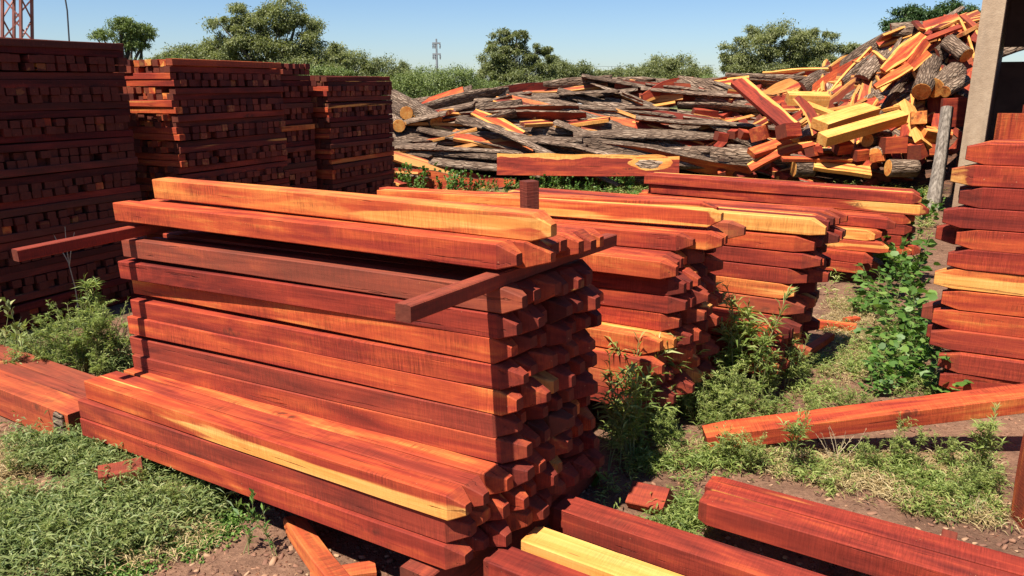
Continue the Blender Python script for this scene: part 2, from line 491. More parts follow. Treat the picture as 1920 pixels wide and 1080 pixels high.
def block_stack(PS, a, b0, z0, layers, tilt, group, place, bias=0.0, flip=False, yaw=YAW, special=None, sapp=.2, jit=.035):
    """layers: list (bottom up) of (columns, forward shift in columns, end shift, extra z)"""
    n = len(layers)
    z = z0
    for k, (cols, fwd, sh, dz) in enumerate(layers):
        z += dz
        for j in cols:
            col = color_for(rs, bias, sapp)
            if special and (k, j) in special: col = (*special[(k, j)], 1)
            PS.put(rs, FR(a + sh, b0 + (j - fwd + .5) * PS.w, z), yaw=yaw, tilt=tilt, flip=flip, col=col, jit=jit,
                   label='%s post, %s layer from top, %s from near side, %s' % (hue(*col[:3]), ordn(n - k), ordn(cols.index(j) + 1), place), group=group)
        z += PS.h
    return z
# ---- second stack
P2_ = PostSet(10, 2.09, .0865, .0865, 33, tip=.065, tipk=(.36, .55))
block_stack(P2_, .0, 1.62, .19,
            [(list(range(9)), 2, .0, 0)] * 3 + [(list(range(8)), 1.5, .0, 0)] + [(list(range(7)), 0, .02, 0)] * 2 + [(list(range(7)), 0, -.0, 0)] + [(list(range(8)), .6, -.05, .0)] + [(list(range(2, 8)), .0, .01, .0)],
            .022, 'pointed posts of the second stack', 'second stack', special={(8, 2): (.52, .15, .1), (7, 0): (.56, .42, .1), (5, 0): (.36, .0, .1), (6, 0): (.34, .1, .1), (3, 0): (.60, .2, .1)})
for i, (bb, sh, col) in enumerate(((1.95, .075, (.62, .85, .0)), (2.05, .0, (.58, .8, .0)))):
    POSTS.put(rs, FR(sh, bb + .03, .985 + .012 * i), yaw=YAW - .03, tilt=.028, col=(*col, 1), jit=0,
              label=('orange post with a yellow upper edge on the very top of the second stack', 'thin strip of yellow post behind the topmost one of the second stack')[i], group='pointed posts of the second stack')
# ---- third stack
P3 = PostSet(8, 2.05, .088, .092, 5, tip=.085, tipk=(.38, .6))
block_stack(P3, .34, 2.66, .12,
            [(list(range(9)), 3, -.05, 0)] * 3 + [(list(range(6)), 0, -.03, 0)] * 2 + [(list(range(6)), 0, .0, 0)] * 2 + [(list(range(6)), 0, .02, 0)] + [(list(range(6)), -.1, .05, 0)],
            .012, 'pointed posts of the third stack', 'third stack', special={(8, 0): (.86, .9, .15), (7, 0): (.55, .2, 0), (6, 0): (.36, .05, .1), (2, 0): (.42, .3, .1), (5, 0): (.46, .05, .1), (1, 0): (.40, .1, .1)})
# ---- fourth, low stack
P4 = PostSet(6, 2.05, .088, .088, 6)
block_stack(P4, .30, 5.25, .10, [([0, 1, 2], 0, 0, 0), ([0, 1, 2], 0, -.03, 0), ([1, 2, 3], 0, .02, 0), ([1, 2, 3, 4], -.2, .03, 0), ([3, 4, 5], 0, .1, 0)],
            .0, 'pointed posts of the low fourth stack', 'low fourth stack', special={(1, 0): (.5, .4, 0), (0, 0): (.56, .7, 0), (3, 1): (.84, .6, .1), (4, 3): (.42, .1, .1)}, sapp=.5)
# ---- fifth, long stack
P5 = PostSet(6, 2.58, .095, .095, 9)
block_stack(P5, .50, 5.95, .15, [([0, 1], 0, 0, 0)] * 3 + [([0, 1, 2], 0, .0, 0), ([0, 1, 2], 0, .06, 0), ([0, 1, 2, 3], 0, .03, 0)],
            .0, 'posts of the long rear stack', 'long rear stack', special={(3, 0): (.58, .6, 0), (4, 0): (.44, .5, 0), (5, 0): (.42, .2, .1), (5, 2): (.44, .1, .0)}, sapp=.5)
# ---- right stack, points towards the left
P6 = PostSet(8, 2.1, .105, .111, 10, tip=.085, tipk=(.50, .70)); P6.h = .1088
sp6 = {(13, 0): (.55, .5, .05), (12, 0): (.44, .3, .05), (11, 0): (.48, .3, .05), (10, 0): (.42, .6, .05), (9, 0): (.40, .1, .05), (8, 0): (.37, .1, .1), (7, 0): (.52, .3, .05), (6, 0): (.44, .1, .05), (5, 0): (.64, .9, .05), (4, 0): (.55, .1, 0), (3, 0): (.50, .2, .05), (2, 0): (.42, .2, .2), (1, 0): (.40, .3, .2), (0, 0): (.40, .1, .1)}
block_stack(P6, 1.10, 2.93, .06, [([0, 1], .5, .05, 0), ([0, 1], .5, .07, 0), ([0, 1], .2, .0, 0), ([0, 1], 0, -.05, 0), ([0, 1], 0, -.03, 0), ([0, 1], 0, -.03, 0), ([0, 1], 0, .0, .0), ([0, 1], 0, -.01, .0), ([0, 1], 0, .005, .0), ([0, 1], -.1, .05, .0), ([0, 1, 2], -.1, .03, .0), ([0, 1, 2, 3], -.2, .06, .0)],
            .0, 'posts of the tall stack beside the shed column', 'stack at the right edge', flip=True, special=sp6, yaw=YAW - .10)

# ---- pair lying in front at the right
P7 = PostSet(4, 2.2, .115, .095, 12, tip=.03, tipk=(.8, .95))
c = G(1322, 985, .09)
for i, (bb, col, lab) in enumerate(((.055, (.36, .42, .10), 'purple-red squared post nearest the bottom right corner, orange underside edge'), (.172, (.40, .38, .05), 'crimson squared post lying behind the purple-red one at the bottom right'))):
    P7.put(rs, c + D2 * bb - D1 * (.0 if i == 0 else .02), yaw=YAW - .02, flip=True, col=(*col, 1), jit=0, label=lab, group='squared posts lying in the right foreground', yj=0.002)
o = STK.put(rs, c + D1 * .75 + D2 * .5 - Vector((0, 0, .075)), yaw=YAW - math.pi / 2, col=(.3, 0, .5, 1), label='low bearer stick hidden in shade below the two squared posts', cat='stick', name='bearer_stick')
# ---- group at bottom centre
c8 = G(1032, 998, .10)
P7.put(rs, c8 + D2 * .075, yaw=YAW - .02, flip=True, col=(.39, .15, .15, 1), jit=0, yj=0, label='dark purple squared post just right of the front stack foot', group='squared posts lying at the bottom centre')
P7.put(rs, G(985, 1062, .10) + D2 * .06, yaw=YAW - .02, flip=True, col=(.80, .95, .0, 1), jit=0, yj=0, label='bright yellow squared post at the bottom edge between two dark ones', group='squared posts lying at the bottom centre')
P7.put(rs, G(925, 1092, .12) + D2 * .03, yaw=YAW - .02, flip=True, col=(.37, .1, .1, 1), jit=0, yj=0, label='maroon squared post cut off by the bottom edge of the picture', group='squared posts lying at the bottom centre')
# ---- loose beam across the weeds at the right
P9 = PostSet(2, 2.3, .13, .085, 14, tip=.10, tipk=(.8, .95))
A = G(1372, 838, .03); B = D(1920, 772, 3.42)
o = link('beam', P9.m[0]); dirv = (B - A).normalized()
o.location = A + Vector((0, .05, 0)); o.rotation_euler = (R(6), -math.asin(-dirv.z) * -1, math.atan2(dirv.y, dirv.x) + math.pi)
o.rotation_euler = (R(-4), math.asin(dirv.z), math.atan2(dirv.y, dirv.x) + math.pi)
o.color = (.53, .1, .0, 1)
tag(o, 'loose red beam lying across the weeds, its right end propped up', 'beam')
# upright offcut that props the beam
P10 = PostSet(2, .41, .17, .075, 15, tip=0)
o = link('prop_board', P10.m[0])
o.location = G(1876, 990, .0) + Vector((.085, .02, -.01)); o.rotation_euler = (0, R(90), R(-8))
o.color = (.50, .1, .55, 1)
tag(o, 'brown board standing on end at the right edge below the loose beam', 'board')
# ---- beams at the left edge
P11 = PostSet(4, 2.2, .135, .115, 18, tip=0)
P11b = PostSet(1, 2.2, .15, .165, 19, tip=0)
cl = G(140, 838, .0)
for i, (bb, sh, dz, col, lab) in enumerate(((.07, -.02, .0, (.55, .42, .45), 'orange beam at the left edge with a knotty bark end'), (.215, .03, .005, (.36, .5, .6), 'brown beam with a yellow edge behind the knotty one at the left'), (.36, .10, .0, (.40, .2, .75), 'farthest of the three brown beams at the left edge, touching the weeds'))):
    ob = (P11b if i == 0 else P11).put(rs, cl + D2 * bb + D1 * sh + Vector((0, 0, dz)), yaw=YAW - .03, tilt=.0, col=(*col, 1), jit=0, label=lab, group='beams lying at the left edge', cat='beam', name='beam', yj=.003)
    if i == 0:
        mb = MB()
        pr_ = [(-.02, .02), (-.03, .15), (-.10, .155), (-.125, .11), (-.11, .06), (-.13, .02)]
        mb.loft([[(x, -.074 + .012 * noise.noise((x * 30, z * 30, 1)), z) for x, z in pr_], [(x * .96 - .004, -.086 + .010 * noise.noise((x * 40, z * 40, 4)), .08 + (z - .08) * .93) for x, z in pr_]])
        mb.build('bark_patch', [BARK], ob)
# ---- small loose pieces
def short_piece(name, L, ww, hh, P, rot, col, label, cat, tip=0, seed=1):
    r_ = random.Random(seed)
    o = link(name, post_mesh(L, ww, hh, r_, tip=tip, seg=4))
    o.location = P; o.rotation_euler = rot; o.color = (*col, 1)
    tag(o, label, cat)
    return o
pA, pB = G(555, 1000, .02), G(690, 1180, .02)
short_piece('offcut', .55, .075, .055, pA, (R(8), 0, math.atan2((pA - pB).y, (pA - pB).x)), (.62, .2, .3), 'short pale brown pointed piece on the soil in front of the stack', 'offcut', .07, 2)
short_piece('offcut', .16, .10, .10, G(1262, 960, .0), (R(35), R(-6), R(-35)), (.46, .3, .3), 'stubby brown block tilted in the grass right of the front stack', 'offcut', 0, 3)
short_piece('offcut', .16, .11, .12, G(272, 915, .02), (0, 0, R(28)), (.34, .1, .6), 'small dark block in the weeds under the left end of the front stack', 'offcut', 0, 4)
short_piece('offcut', .26, .06, .06, G(1604, 624, .0), (0, 0, R(-25)), (.60, .2, .0), 'small orange block on the dirt path between the stacks', 'offcut', 0, 5)
short_piece('offcut', .12, .05, .05, G(1607, 606, .0), (0, 0, R(25)), (.58, .2, .0), 'tiny orange chunk behind the block on the dirt path', 'offcut', 0, 6)
a_, b_ = G(1556, 636, .03), G(1440, 712, .03)
short_piece('offcut', (a_ - b_).length, .055, .045, a_, (0, 0, math.atan2((a_ - b_).y, (a_ - b_).x)), (.55, .2, .1), 'long thin orange strip lying beside the weeds on the path', 'offcut', 0, 7)
short_piece('offcut', .22, .07, .035, G(705, 1078, .0), (0, 0, R(15)), (.6, .1, .4), 'flat pale chip of wood beside the front skid', 'offcut', 0, 8)
# short dark stake behind the front stack
o = short_piece('stake', 1.28, .062, .06, D(1005, 338, 3.12), (0, R(-91.5), R(25)), (.28, .1, .5), 'dark stake standing upright behind the front stack', 'stake', 0, 9)

# ------------------------------------------------------------------ tall cross-piled stacks
YT = R(24)
S1 = Vector((math.cos(YT), -math.sin(YT), 0)); S2 = Vector((math.sin(YT), math.cos(YT), 0))
C1 = Vector((-2.90, 6.0, 0))
def batten_mesh(L, w_, h_, r_): return post_mesh(L, w_, h_, r_, tip=0, seg=5, bow=.003)
rb = random.Random(5)
BW, BH = .066, .0525
SHORT = [batten_mesh(1.1, BW * rb.uniform(.90, 1.12), BH * rb.uniform(.90, 1.0), rb) for _ in range(8)]
LONG = {}
def longm(L):
    k = round(L, 2)
    if k not in LONG: LONG[k] = [batten_mesh(L * rb.uniform(.97, 1.0), BW, BH * rb.uniform(.90, 1.0), rb) for _ in range(4)]
    return rb.choice(LONG[k])
def bcol():
    t = min(.5, max(.02, rb.gauss(.11, .07)))
    if rb.random() < .02: t = rb.uniform(.5, .7)
    return (t, rb.uniform(0, .22) if rb.random() < .93 else .5, rb.uniform(0, .6), 1)
STUFF = []
def tall_stack(corner, length, height, place, individual, nlong, top_short=False, l0=0.0, bright_front=False):
    """corner: near right bottom corner; length along S2; courses in pairs, lengthwise then crosswise"""
    nc = int(round(height / BH))
    for k in range(nc):
        top = nc - 1 - k
        lengthwise = (top // 2) % 2 == (1 if top_short else 0)
        z = k * BH
        lean = .005 * math.sin(k * 1.7)
        if lengthwise:
            for j in range(nlong, 15):
                STUFF.append((corner + S2 * length - S1 * (BW * (j + .5) * 1.06 - lean) + Vector((0, 0, z)), rb.gauss(0, .004), length))
            for j in range(nlong):
                P = corner + S2 * (length + rb.gauss(0, .006)) - S1 * (BW * (j + .5) * 1.06 - lean - rb.gauss(-.004, .006)) + Vector((0, 0, z))
                if nlong > 1 and j > 0 and rb.random() < .06: continue
                o = link('long_batten', longm(length))
                o.location = P; o.rotation_euler = (0, rb.gauss(0, .004), math.pi / 2 - YT + rb.gauss(0, .006)); o.color = bcol() if not bright_front or rb.random() < .25 else ((rb.uniform(.42, .72), rb.uniform(.2, .7), .1, 1) if j else (rb.uniform(.22, .40), rb.uniform(0, .5), .3, 1))  # battens ending on the front get brighter tones than the right-side one
                tag(o, '%s long batten, %s course from top, %s%s' % (hue(*o.color[:3]), ordn(top + 1), '' if nlong == 1 else ordn(j + 1) + ' from right side, ', place), 'batten', 'lengthwise battens of the tall stacks')
        else:
            n = int(length / .077)
            for j in range(n):
                y = (j + .5) * length / n
                P = corner + S2 * (y + rb.gauss(0, .009)) + S1 * (rb.gauss(0, .007) - (rb.uniform(.02, .06) if rb.random() < .09 else 0) + lean) + Vector((0, 0, z + .001))
                if individual and y >= l0:
                    o = link('cross_batten', rb.choice(SHORT))
                    o.location = P; o.rotation_euler = (rb.gauss(0, .01), 0, -YT + rb.gauss(0, .008)); o.color = bcol()
                    tag(o, '%s batten end, %s from far corner, %s course from top, %s' % (hue(*o.color[:3]), ordn(n - j), ordn(top + 1), place), 'batten', 'crosswise battens of the nearest tall stack')
                elif j == 0:
                    o = link('cross_batten', rb.choice(SHORT))
                    o.location = P; o.rotation_euler = (0, 0, -YT + rb.gauss(0, .008)); o.color = (rb.uniform(.40, .62), rb.uniform(.1, .6), .1, 1)
                    tag(o, '%s batten across the front, %s course from top, %s' % (hue(*o.color[:3]), ordn(top + 1), place), 'batten', 'front battens of the tall stacks')
                else:
                    STUFF.append((P, rb.gauss(0, .008), None))
L1 = 1.9
tall_stack(C1 - S2 * L1, L1, 1.94, 'nearest tall stack', True, 3, l0=.72)
K0 = Vector((-2.583, 6.02, 0)); K2 = C1 + S1 * .137 + S2 * .28
tall_stack(K2, 1.30, 1.84, 'second tall stack', False, 6, bright_front=True)
tall_stack(K0 + S2 * 1.47 - S1 * .25, .52, 1.84, 'third tall stack', False, 2, True)
tall_stack(K0 + S2 * 2.10 - S1 * .15, 1.2, 1.73, 'fourth tall stack', False, 2)
# the many crosswise battens of the farther stacks, one mass
mb = MB()
V, Fc, Es = [], [], []
base = [np.array([v.co[:] for v in m.vertices]) for m in SHORT]
bf = [[tuple(p.vertices) for p in m.polygons] for m in SHORT]
off = 0; tone = []
for P, jz, ln in STUFF:
    i = rb.randrange(len(SHORT)); a = -YT + jz + (math.pi / 2 if ln else 0)
    X = base[i]
    if ln: X = X * np.array([ln / 1.1, 1, 1])
    c_, s_ = math.cos(a), math.sin(a)
    Q = np.stack([X[:, 0] * c_ - X[:, 1] * s_ + P.x, X[:, 0] * s_ + X[:, 1] * c_ + P.y, X[:, 2] + P.z], 1)
    V.append(Q); Fc += [tuple(off + q for q in f) for f in bf[i]]; off += len(X)
def stuff_timber():
    m, nt = newmat('stacked_timber'); N = NT(nt)
    g = N.n('ShaderNodeNewGeometry')
    v = g.outputs['Position']
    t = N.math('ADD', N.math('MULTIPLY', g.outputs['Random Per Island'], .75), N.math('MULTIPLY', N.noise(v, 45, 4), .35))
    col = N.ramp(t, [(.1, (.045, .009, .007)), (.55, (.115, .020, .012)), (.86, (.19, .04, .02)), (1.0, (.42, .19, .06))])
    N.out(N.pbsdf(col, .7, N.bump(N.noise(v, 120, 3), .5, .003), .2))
    return m
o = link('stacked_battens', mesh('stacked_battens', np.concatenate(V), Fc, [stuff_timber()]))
tag(o, 'mass of crosswise red battens in the farther tall stacks', 'battens', kind='stuff')

# ------------------------------------------------------------------ timber heap
rp = random.Random(77)
CREST = [(-3.6, .15), (-2.9, .7), (-2.2, 1.02), (-1.1, 1.26), (0, 1.40), (1.0, 1.48), (2.0, 1.54), (3.0, 1.48), (4.4, 1.52), (5.3, 1.50), (6.1, 1.86), (7.0, 2.40), (8.0, 2.66), (8.5, 2.5), (9.4, .2)]
def crest(x):
    if x <= CREST[0][0]: return 0
    for (a, za), (b, zb) in zip(CREST, CREST[1:]):
        if x <= b: return za + (zb - za) * (x - a) / (b - a)
    return 0
def hbase(x): return 12.5 - max(0, x - 3.5) * .22
def hcrest(x): return 15.0 - max(0, x - 4.5) * .18
def Hf(x, y):
    yb, yc = hbase(x), hcrest(x)
    if y < yb: return 0
    z = crest(x)
    if y <= yc: return z * ((y - yb) / (yc - yb)) ** .72
    return z * max(0, 1 - (y - yc) / 3.2)
hv, hx, hy = [], 86, 40
for j in range(hy + 1):
    for i in range(hx + 1):
        x = -4 + 17.2 * i / hx; y = 9.9 + 9 * j / hy
        hv.append((x, y, Hf(x, y) * .84 - .14 + .07 * noise.noise((x * 3, y * 3, 2))))
hf = np.array([(j * (hx + 1) + i, j * (hx + 1) + i + 1, (j + 1) * (hx + 1) + i + 1, (j + 1) * (hx + 1) + i) for j in range(hy) for i in range(hx)], dtype=np.int32)
def dark_core_mat():
    m, nt = newmat('dark_core'); N = NT(nt)
    g = N.n('ShaderNodeNewGeometry'); v = g.outputs['Position']
    a = N.noise(N.vmath('MULTIPLY', v, (5, 14, 22)), 1, 5, .7)
    col = N.ramp(a, [(.3, (.03, .017, .012)), (.5, (.10, .055, .038)), (.68, (.22, .10, .055))])
    N.out(N.pbsdf(col, .95, N.bump(a, 1.0, .08), .1)); return m
tag(link('dark_core', mesh('dark_core', hv, hf, [dark_core_mat()])), 'added dark debris filling the inside of the timber heap', 'core', kind='stuff')  # dark mound added inside the heap so gaps between pieces read as darkness

def slab_meshes(L, Wd, T, r_):
    """a slab cut from the outside of a log: sawn face below, bark above"""
    sd = r_.uniform(0, 99); seg = 12; na = 9
    wood, bark = MB(), MB()
    ri, ro, ri2 = [], [], []
    e0, e1 = r_.uniform(.45, 1), r_.uniform(.2, .9)
    bend = r_.uniform(-.05, .05) * L
    for i in range(seg + 1):
        f = i / seg; x = (f - .5) * L
        k = (e0 + (1 - e0) * min(1, f * 3)) * (e1 + (1 - e1) * min(1, (1 - f) * 3))
        w_ = Wd * k * (1 + .14 * noise.noise((x * 2.2, sd, 0))); t_ = T * k * (1 + .25 * noise.noise((x * 1.6, sd, 7)))
        yo = bend * math.sin(math.pi * f) + .02 * noise.noise((x * 1.7, sd, 3)); zo = .03 * noise.noise((x * .9, sd, 4))
        inner, outer = [], []
        for j in range(na):
            th = math.pi * j / (na - 1)
            rr = 1 + .07 * noise.noise((x * 4, j * .7, sd))
            cy, sz = math.cos(th), math.sin(th)
            inner.append((x, yo + w_ / 2 * cy, zo + t_ * max(0, sz) ** .8))
            outer.append((x, yo + (w_ / 2 + .010) * cy * rr, zo + (t_ + .012) * max(0, sz) ** .8 * rr + .001))
        ri.append(inner); ro.append(outer + [(p[0], p[1], p[2] - .0005) for p in reversed(inner)])
    wood.loft(ri); bark.loft(ro)
    return wood.me('slab_wood', [TIM]), bark.me('bark', [BARK], smooth=True)
def plank_mesh(L, Wd, T, r_, sides=(1, 1), taper=(1, 1), bend=0.0, seg=14):
    mb = MB(); sd = r_.uniform(0, 99); rings = []
    ys = (-1, -.55, 0, .55, 1)
    for i in range(seg + 1):
        f = i / seg; x = (f - .5) * L
        k = taper[0] + (1 - taper[0]) * min(1, f * 2.5); k *= taper[1] + (1 - taper[1]) * min(1, (1 - f) * 2.5)
        a = Wd / 2 * k * (1 + (.22 * noise.noise((x * 2.4, sd, 0)) if sides[0] else 0)); b = Wd / 2 * k * (1 + (.22 * noise.noise((x * 2.4, sd, 8)) if sides[1] else 0))
        yo = bend * math.sin(math.pi * f)
        yy = [(q * a if q < 0 else q * b) + yo for q in ys]
        rings.append([(x, y, T / 2) for y in yy] + [(x, y, -T / 2) for y in reversed(yy)])
    ed = [(abs(q) if (sides[0] if q < 0 else sides[1]) else 0) for q in ys]
    mb.loft(rings, edge=ed + ed[::-1])
    return mb.me('live_edge_board', [TIM], edge=True)
def block_mesh(L, a, b, r_):
    mb = MB(); rings = []
    sk0, sk1 = r_.uniform(-.3, .3), r_.uniform(-.3, .3)
    cut = r_.uniform(.0, .45)
    for i in range(4):
        f = i / 3; x = (f - .5) * L
        sec = [(-a / 2, -b / 2), (a / 2, -b / 2), (a / 2, b / 2 * (1 - cut * 1.2)), (a / 2 * (1 - cut), b / 2), (-a / 2, b / 2)]
        ring = []
        for y, z in sec:
            xx = x + (sk0 * y if i == 0 else sk1 * y if i == 3 else 0)
            ring.append((xx, y * (1 + .06 * r_.uniform(-1, 1)), z * (1 + .06 * r_.uniform(-1, 1))))
        rings.append(ring)
    mb.loft(rings)
    return mb.me('offcut', [TIM])
def log_meshes(L, rad, r_):
    sd = r_.uniform(0, 99); rings = []; mb = MB(); es = []; n = 12
    for i in range(9):
        f = i / 8; x = (f - .5) * L
        rings.append([(x, math.cos(6.2832 * j / n) * rad * (1 + .10 * noise.noise((x * 3, j * .7, sd))) , math.sin(6.2832 * j / n) * rad * (1 + .10 * noise.noise((x * 3, j * .7, sd + 4)))) for j in range(n)])
    mb.loft(rings)
    for s, ring in ((-1, rings[0]), (1, rings[-1])):
        e = MB(); e.loft([[(p[0] + s * .004, p[1] * .9, p[2] * .9) for p in ring], [(p[0] + s * .001, p[1] * .93, p[2] * .93) for p in ring]]); es.append(e.me('cut_face', [TIM]))
    return mb.me('log', [BARK], smooth=True), es
SLABS = [slab_meshes(L, Wd, T * .62, rp) for L, Wd, T in [(1.3, .22, .08), (1.7, .28, .09), (2.0, .32, .10), (2.3, .27, .10), (2.5, .36, .12), (2.8, .32, .11), (3.0, .38, .13), (3.2, .30, .11), (1.1, .20, .07), (2.1, .40, .12)]]
BLOCKS = [block_mesh(rp.uniform(.18, .55), rp.uniform(.10, .24), rp.uniform(.08, .16), rp) for _ in range(14)]
BOARDS = [plank_mesh(rp.uniform(.7, 1.7), rp.uniform(.12, .28), rp.uniform(.03, .06), rp, (1, rp.choice((0, 1))), (rp.uniform(.3, 1), rp.uniform(.5, 1)), rp.uniform(-.06, .06)) for _ in range(12)]
LOGS = [log_meshes(rp.uniform(.4, .8), rp.uniform(.11, .17), rp) for _ in range(4)]
PIECES = []
def orient(o, A, B, roll):
    A, B = Vector(A), Vector(B)
    x = (B - A).normalized(); z = Vector((0, 0, 1)); z = (z - x * z.dot(x)).normalized(); y = z.cross(x)
    M = Matrix((x, y, z)).transposed() @ Matrix.Rotation(roll, 3, 'X')
    o.rotation_euler = M.to_euler(); o.location = (A + B) / 2
def piece(kind, A, B, roll, col, meshes=None, lab=None):
    if kind == 'bark_slab':
        a, b = meshes or rp.choice(SLABS)
        o = link('bark_slab', a); link('bark', b, o)
    elif kind == 'log':
        a, b = meshes or rp.choice(LOGS)
        o = link('log', a)
        for e_ in b: link('cut_face', e_, o).color = (.85, .8, .0, 1)
    else:
        o = link(kind, meshes or rp.choice(BOARDS if kind == 'live_edge_board' else BLOCKS))
    orient(o, A, B, roll); o.color = (*col, 1)
    PIECES.append((kind, o, lab)); return o
def pcol(bias=0.0):
    t = min(.85, max(.2, rp.gauss(.46 + bias, .13)))
    return (t, rp.uniform(0, .8), rp.uniform(0, .45) if rp.random() < .7 else rp.uniform(.5, .9))
def on_heap(kind, x, y, L, head, lift, roll, col, meshes=None):
    if px((x, y, Hf(x, y)))[0] > 1832: return None
    dx, dy = math.cos(head) * L / 2, math.sin(head) * L / 2
    A = Vector((x - dx, y - dy, Hf(x - dx, y - dy))); B = Vector((x + dx, y + dy, Hf(x + dx, y + dy)))
    lo = max(Hf(x, y) - .10 - (A.z + B.z) / 2, 0)
    up = Vector((0, 0, lift + lo)); A += up; B += up
    t_ = rp.gauss(0, .075) * min(1.5, L); A.z += t_; B.z -= t_
    A.z = max(A.z, .04); B.z = max(B.z, .04)
    return piece(kind, A, B, roll, col, meshes)
# long slabs on the left and middle
n = 0
for row in range(11):
    for q in range(15):
        x = -2.6 + q * .60 + rp.uniform(-.3, .3) + (row % 2) * .3
        if x > 4.3 + rp.random() * .8: continue
        y = hbase(x) + .05 + (hcrest(x) + .25 - hbase(x)) * (row + rp.uniform(.1, .9)) / 11
        k = rp.randrange(len(SLABS)); a = SLABS[k]
        L = a[0].vertices and (max(v.co.x for v in a[0].vertices) * 2)
        head = R(rp.gauss(-13, 8)) + (R(180) if rp.random() < .4 else 0)
        up = rp.random()
        roll = R(rp.gauss(0, 22)) if up < .56 else R(180 + rp.gauss(0, 30)) if up < .74 else R(rp.choice((-1, 1)) * rp.uniform(60, 110))
        on_heap('bark_slab', x, y, L, head, rp.uniform(.0, .32) - .04, roll, pcol(.02), a); n += 1
# boards here and there
for i in range(40):
    x = rp.uniform(-2.2, 5.3); y = hbase(x) + (hcrest(x) + .2 - hbase(x)) * rp.random()
    on_heap('live_edge_board', x, y, 1.2, R(rp.gauss(-10, 22)), rp.uniform(.10, .22), R(rp.gauss(0, 35)), pcol(-.07))
# rough offcuts and boards on the right half
for i in range(250):
    x = rp.uniform(3.4, 8.7); f = rp.random() ** .8; y = hbase(x) - .1 + (hcrest(x) + .2 - hbase(x)) * f
    on_heap('offcut', x, y, .4, R(rp.uniform(0, 360)), rp.uniform(.03, .20), R(rp.uniform(0, 360)), pcol(-.04))
for i in range(150):
    x = rp.uniform(4.6, 8.7); f = .25 + .8 * rp.random(); y = hbase(x) + (hcrest(x) - hbase(x)) * min(1.08, f)
    on_heap('live_edge_board', x, y, 1.1, R(rp.gauss(35, 35)), rp.uniform(.04, .26), R(rp.gauss(0, 50)), pcol(-.06))
for i in range(3):
    x = rp.uniform(5.0, 6.6); y = hbase(x) + (hcrest(x) - hbase(x)) * rp.uniform(.15, .95)
    on_heap('log', x, y, .6, R(rp.uniform(0, 360)), rp.uniform(.02, .15), 0, pcol())
for i in range(58):
    x = rp.uniform(4.4, 8.7); y = hbase(x) + (hcrest(x) - hbase(x)) * rp.uniform(.45, 1.05)
    a = rp.choice(SLABS[:4]); on_heap('bark_slab', x, y, 1.5, R(rp.gauss(20, 30)), rp.uniform(.02, .14), R(rp.gauss(0, 40)), pcol(), a)

# --- the pieces that stand out in the heap
YEL = (.99, .98, .0)
def special(kind, p0, p1, roll, col, lab, me):
    A, B = D(*p0), D(*p1)
    return piece(kind, A, B, R(roll), col, me, lab)
rq = random.Random(9)
bl = lambda L, a, b: post_mesh(L, a, b, rq, tip=0, seg=3)
def centred(L, a, b):
    m = bl(L, a, b)
    for v in m.vertices: v.co.x += L / 2; v.co.z -= b / 2
    return m
def span(p0, p1): return (D(*p0) - D(*p1)).length
def sp_board(p0, p1, wd, T, roll, col, lab, sides=(1, 1), taper=(1, 1), bend=0.0):
    return special('live_edge_board', p0, p1, roll, col, lab, plank_mesh(span(p0, p1), wd, T, rq, sides, taper, bend))
def sp_beam(p0, p1, wd, T, roll, col, lab, kind='sawn_beam'):
    return special(kind, p0, p1, roll, col, lab, centred(span(p0, p1), wd, T))
big = sp_board((932, 308, 11.9), (1273, 312, 11.7), .33, .05, 80, (.42, .0, .1), 'long red live-edge board on its side with a dark knot hole, along the heap foot', (0, 1), (1, .85), 0)
mb = MB()
ring = lambda rx, ry, z, s, cx=.95, cy=0.0: [(cx + rx * math.cos(t * .2618) * (1 + .35 * noise.noise((math.cos(t * .2618) * 1.4, math.sin(t * .2618) * 1.4, s))), cy + ry * math.sin(t * .2618) * (1 + .3 * noise.noise((math.cos(t * .2618) * 1.4, math.sin(t * .2618) * 1.4, s + 9))), z) for t in range(24)]
mb.loft([ring(.34, .115, .0255, 1, .98, .055), ring(.33, .11, .0270, 1, .98, .055)]); kn = mb.build('sapwood_ring', [TIM], big); kn.color = (.80, .85, .1, 1)
mb = MB(); mb.loft([ring(.20, .075, .0268, 2, .93, .03), ring(.15, .05, .034, 2, .91, .03)]); mb.build('knot', [BARK], big)
sp_board((1383, 152, 12.3), (1482, 238, 11.6), .27, .07, 25, (.36, .1, .2), 'large dark red board leaning steeply in the heap, yellow lower edge', (0, 1))
sp_board((1493, 183, 11.9), (1532, 250, 11.6), .15, .04, 60, (.36, .2, .3), 'narrow dark curved board standing left of the yellow beams', (1, 0), (.7, 1), .06)
sp_beam((1476, 184, 12.3), (1552, 186, 12.2), .30, .17, 12, YEL, 'short thick yellow beam end, uppermost of the yellow pieces')
sp_board((1512, 196, 11.9), (1572, 219, 11.8), .16, .06, 20, YEL, 'yellow split strip between two yellow beams')
sp_beam((1536, 236, 11.5), (1634, 206, 12.0), .30, .15, 16, YEL, 'wide yellow beam lying just behind the longest yellow one')
sp_beam((1541, 262, 11.2), (1692, 219, 11.6), .20, .16, 20, YEL, 'longest bright yellow beam in front of the heap')
sp_board((1700, 196, 11.9), (1732, 272, 11.4), .33, .10, -35, (.90, .7, .1), 'broad yellow board leaning at the right end of the longest yellow beam', (1, 1), (.8, 1))
sp_board((1655, 133, 12.6), (1730, 66, 12.8), .26, .05, 40, (.66, .6, .0), 'long orange and yellow board pointing up at the top of the heap', (1, 1), (.45, .55))
sp_board((1640, 164, 12.4), (1706, 124, 12.5), .15, .05, 45, (.62, .6, .0), 'thin orange board below the long pointing one', (1, 0), (.5, .9))
sp_board((1700, 130, 12.6), (1738, 78, 12.7), .14, .05, 70, (.55, .3, .1), 'red strip leaning beside the long pointing board', (1, 0))
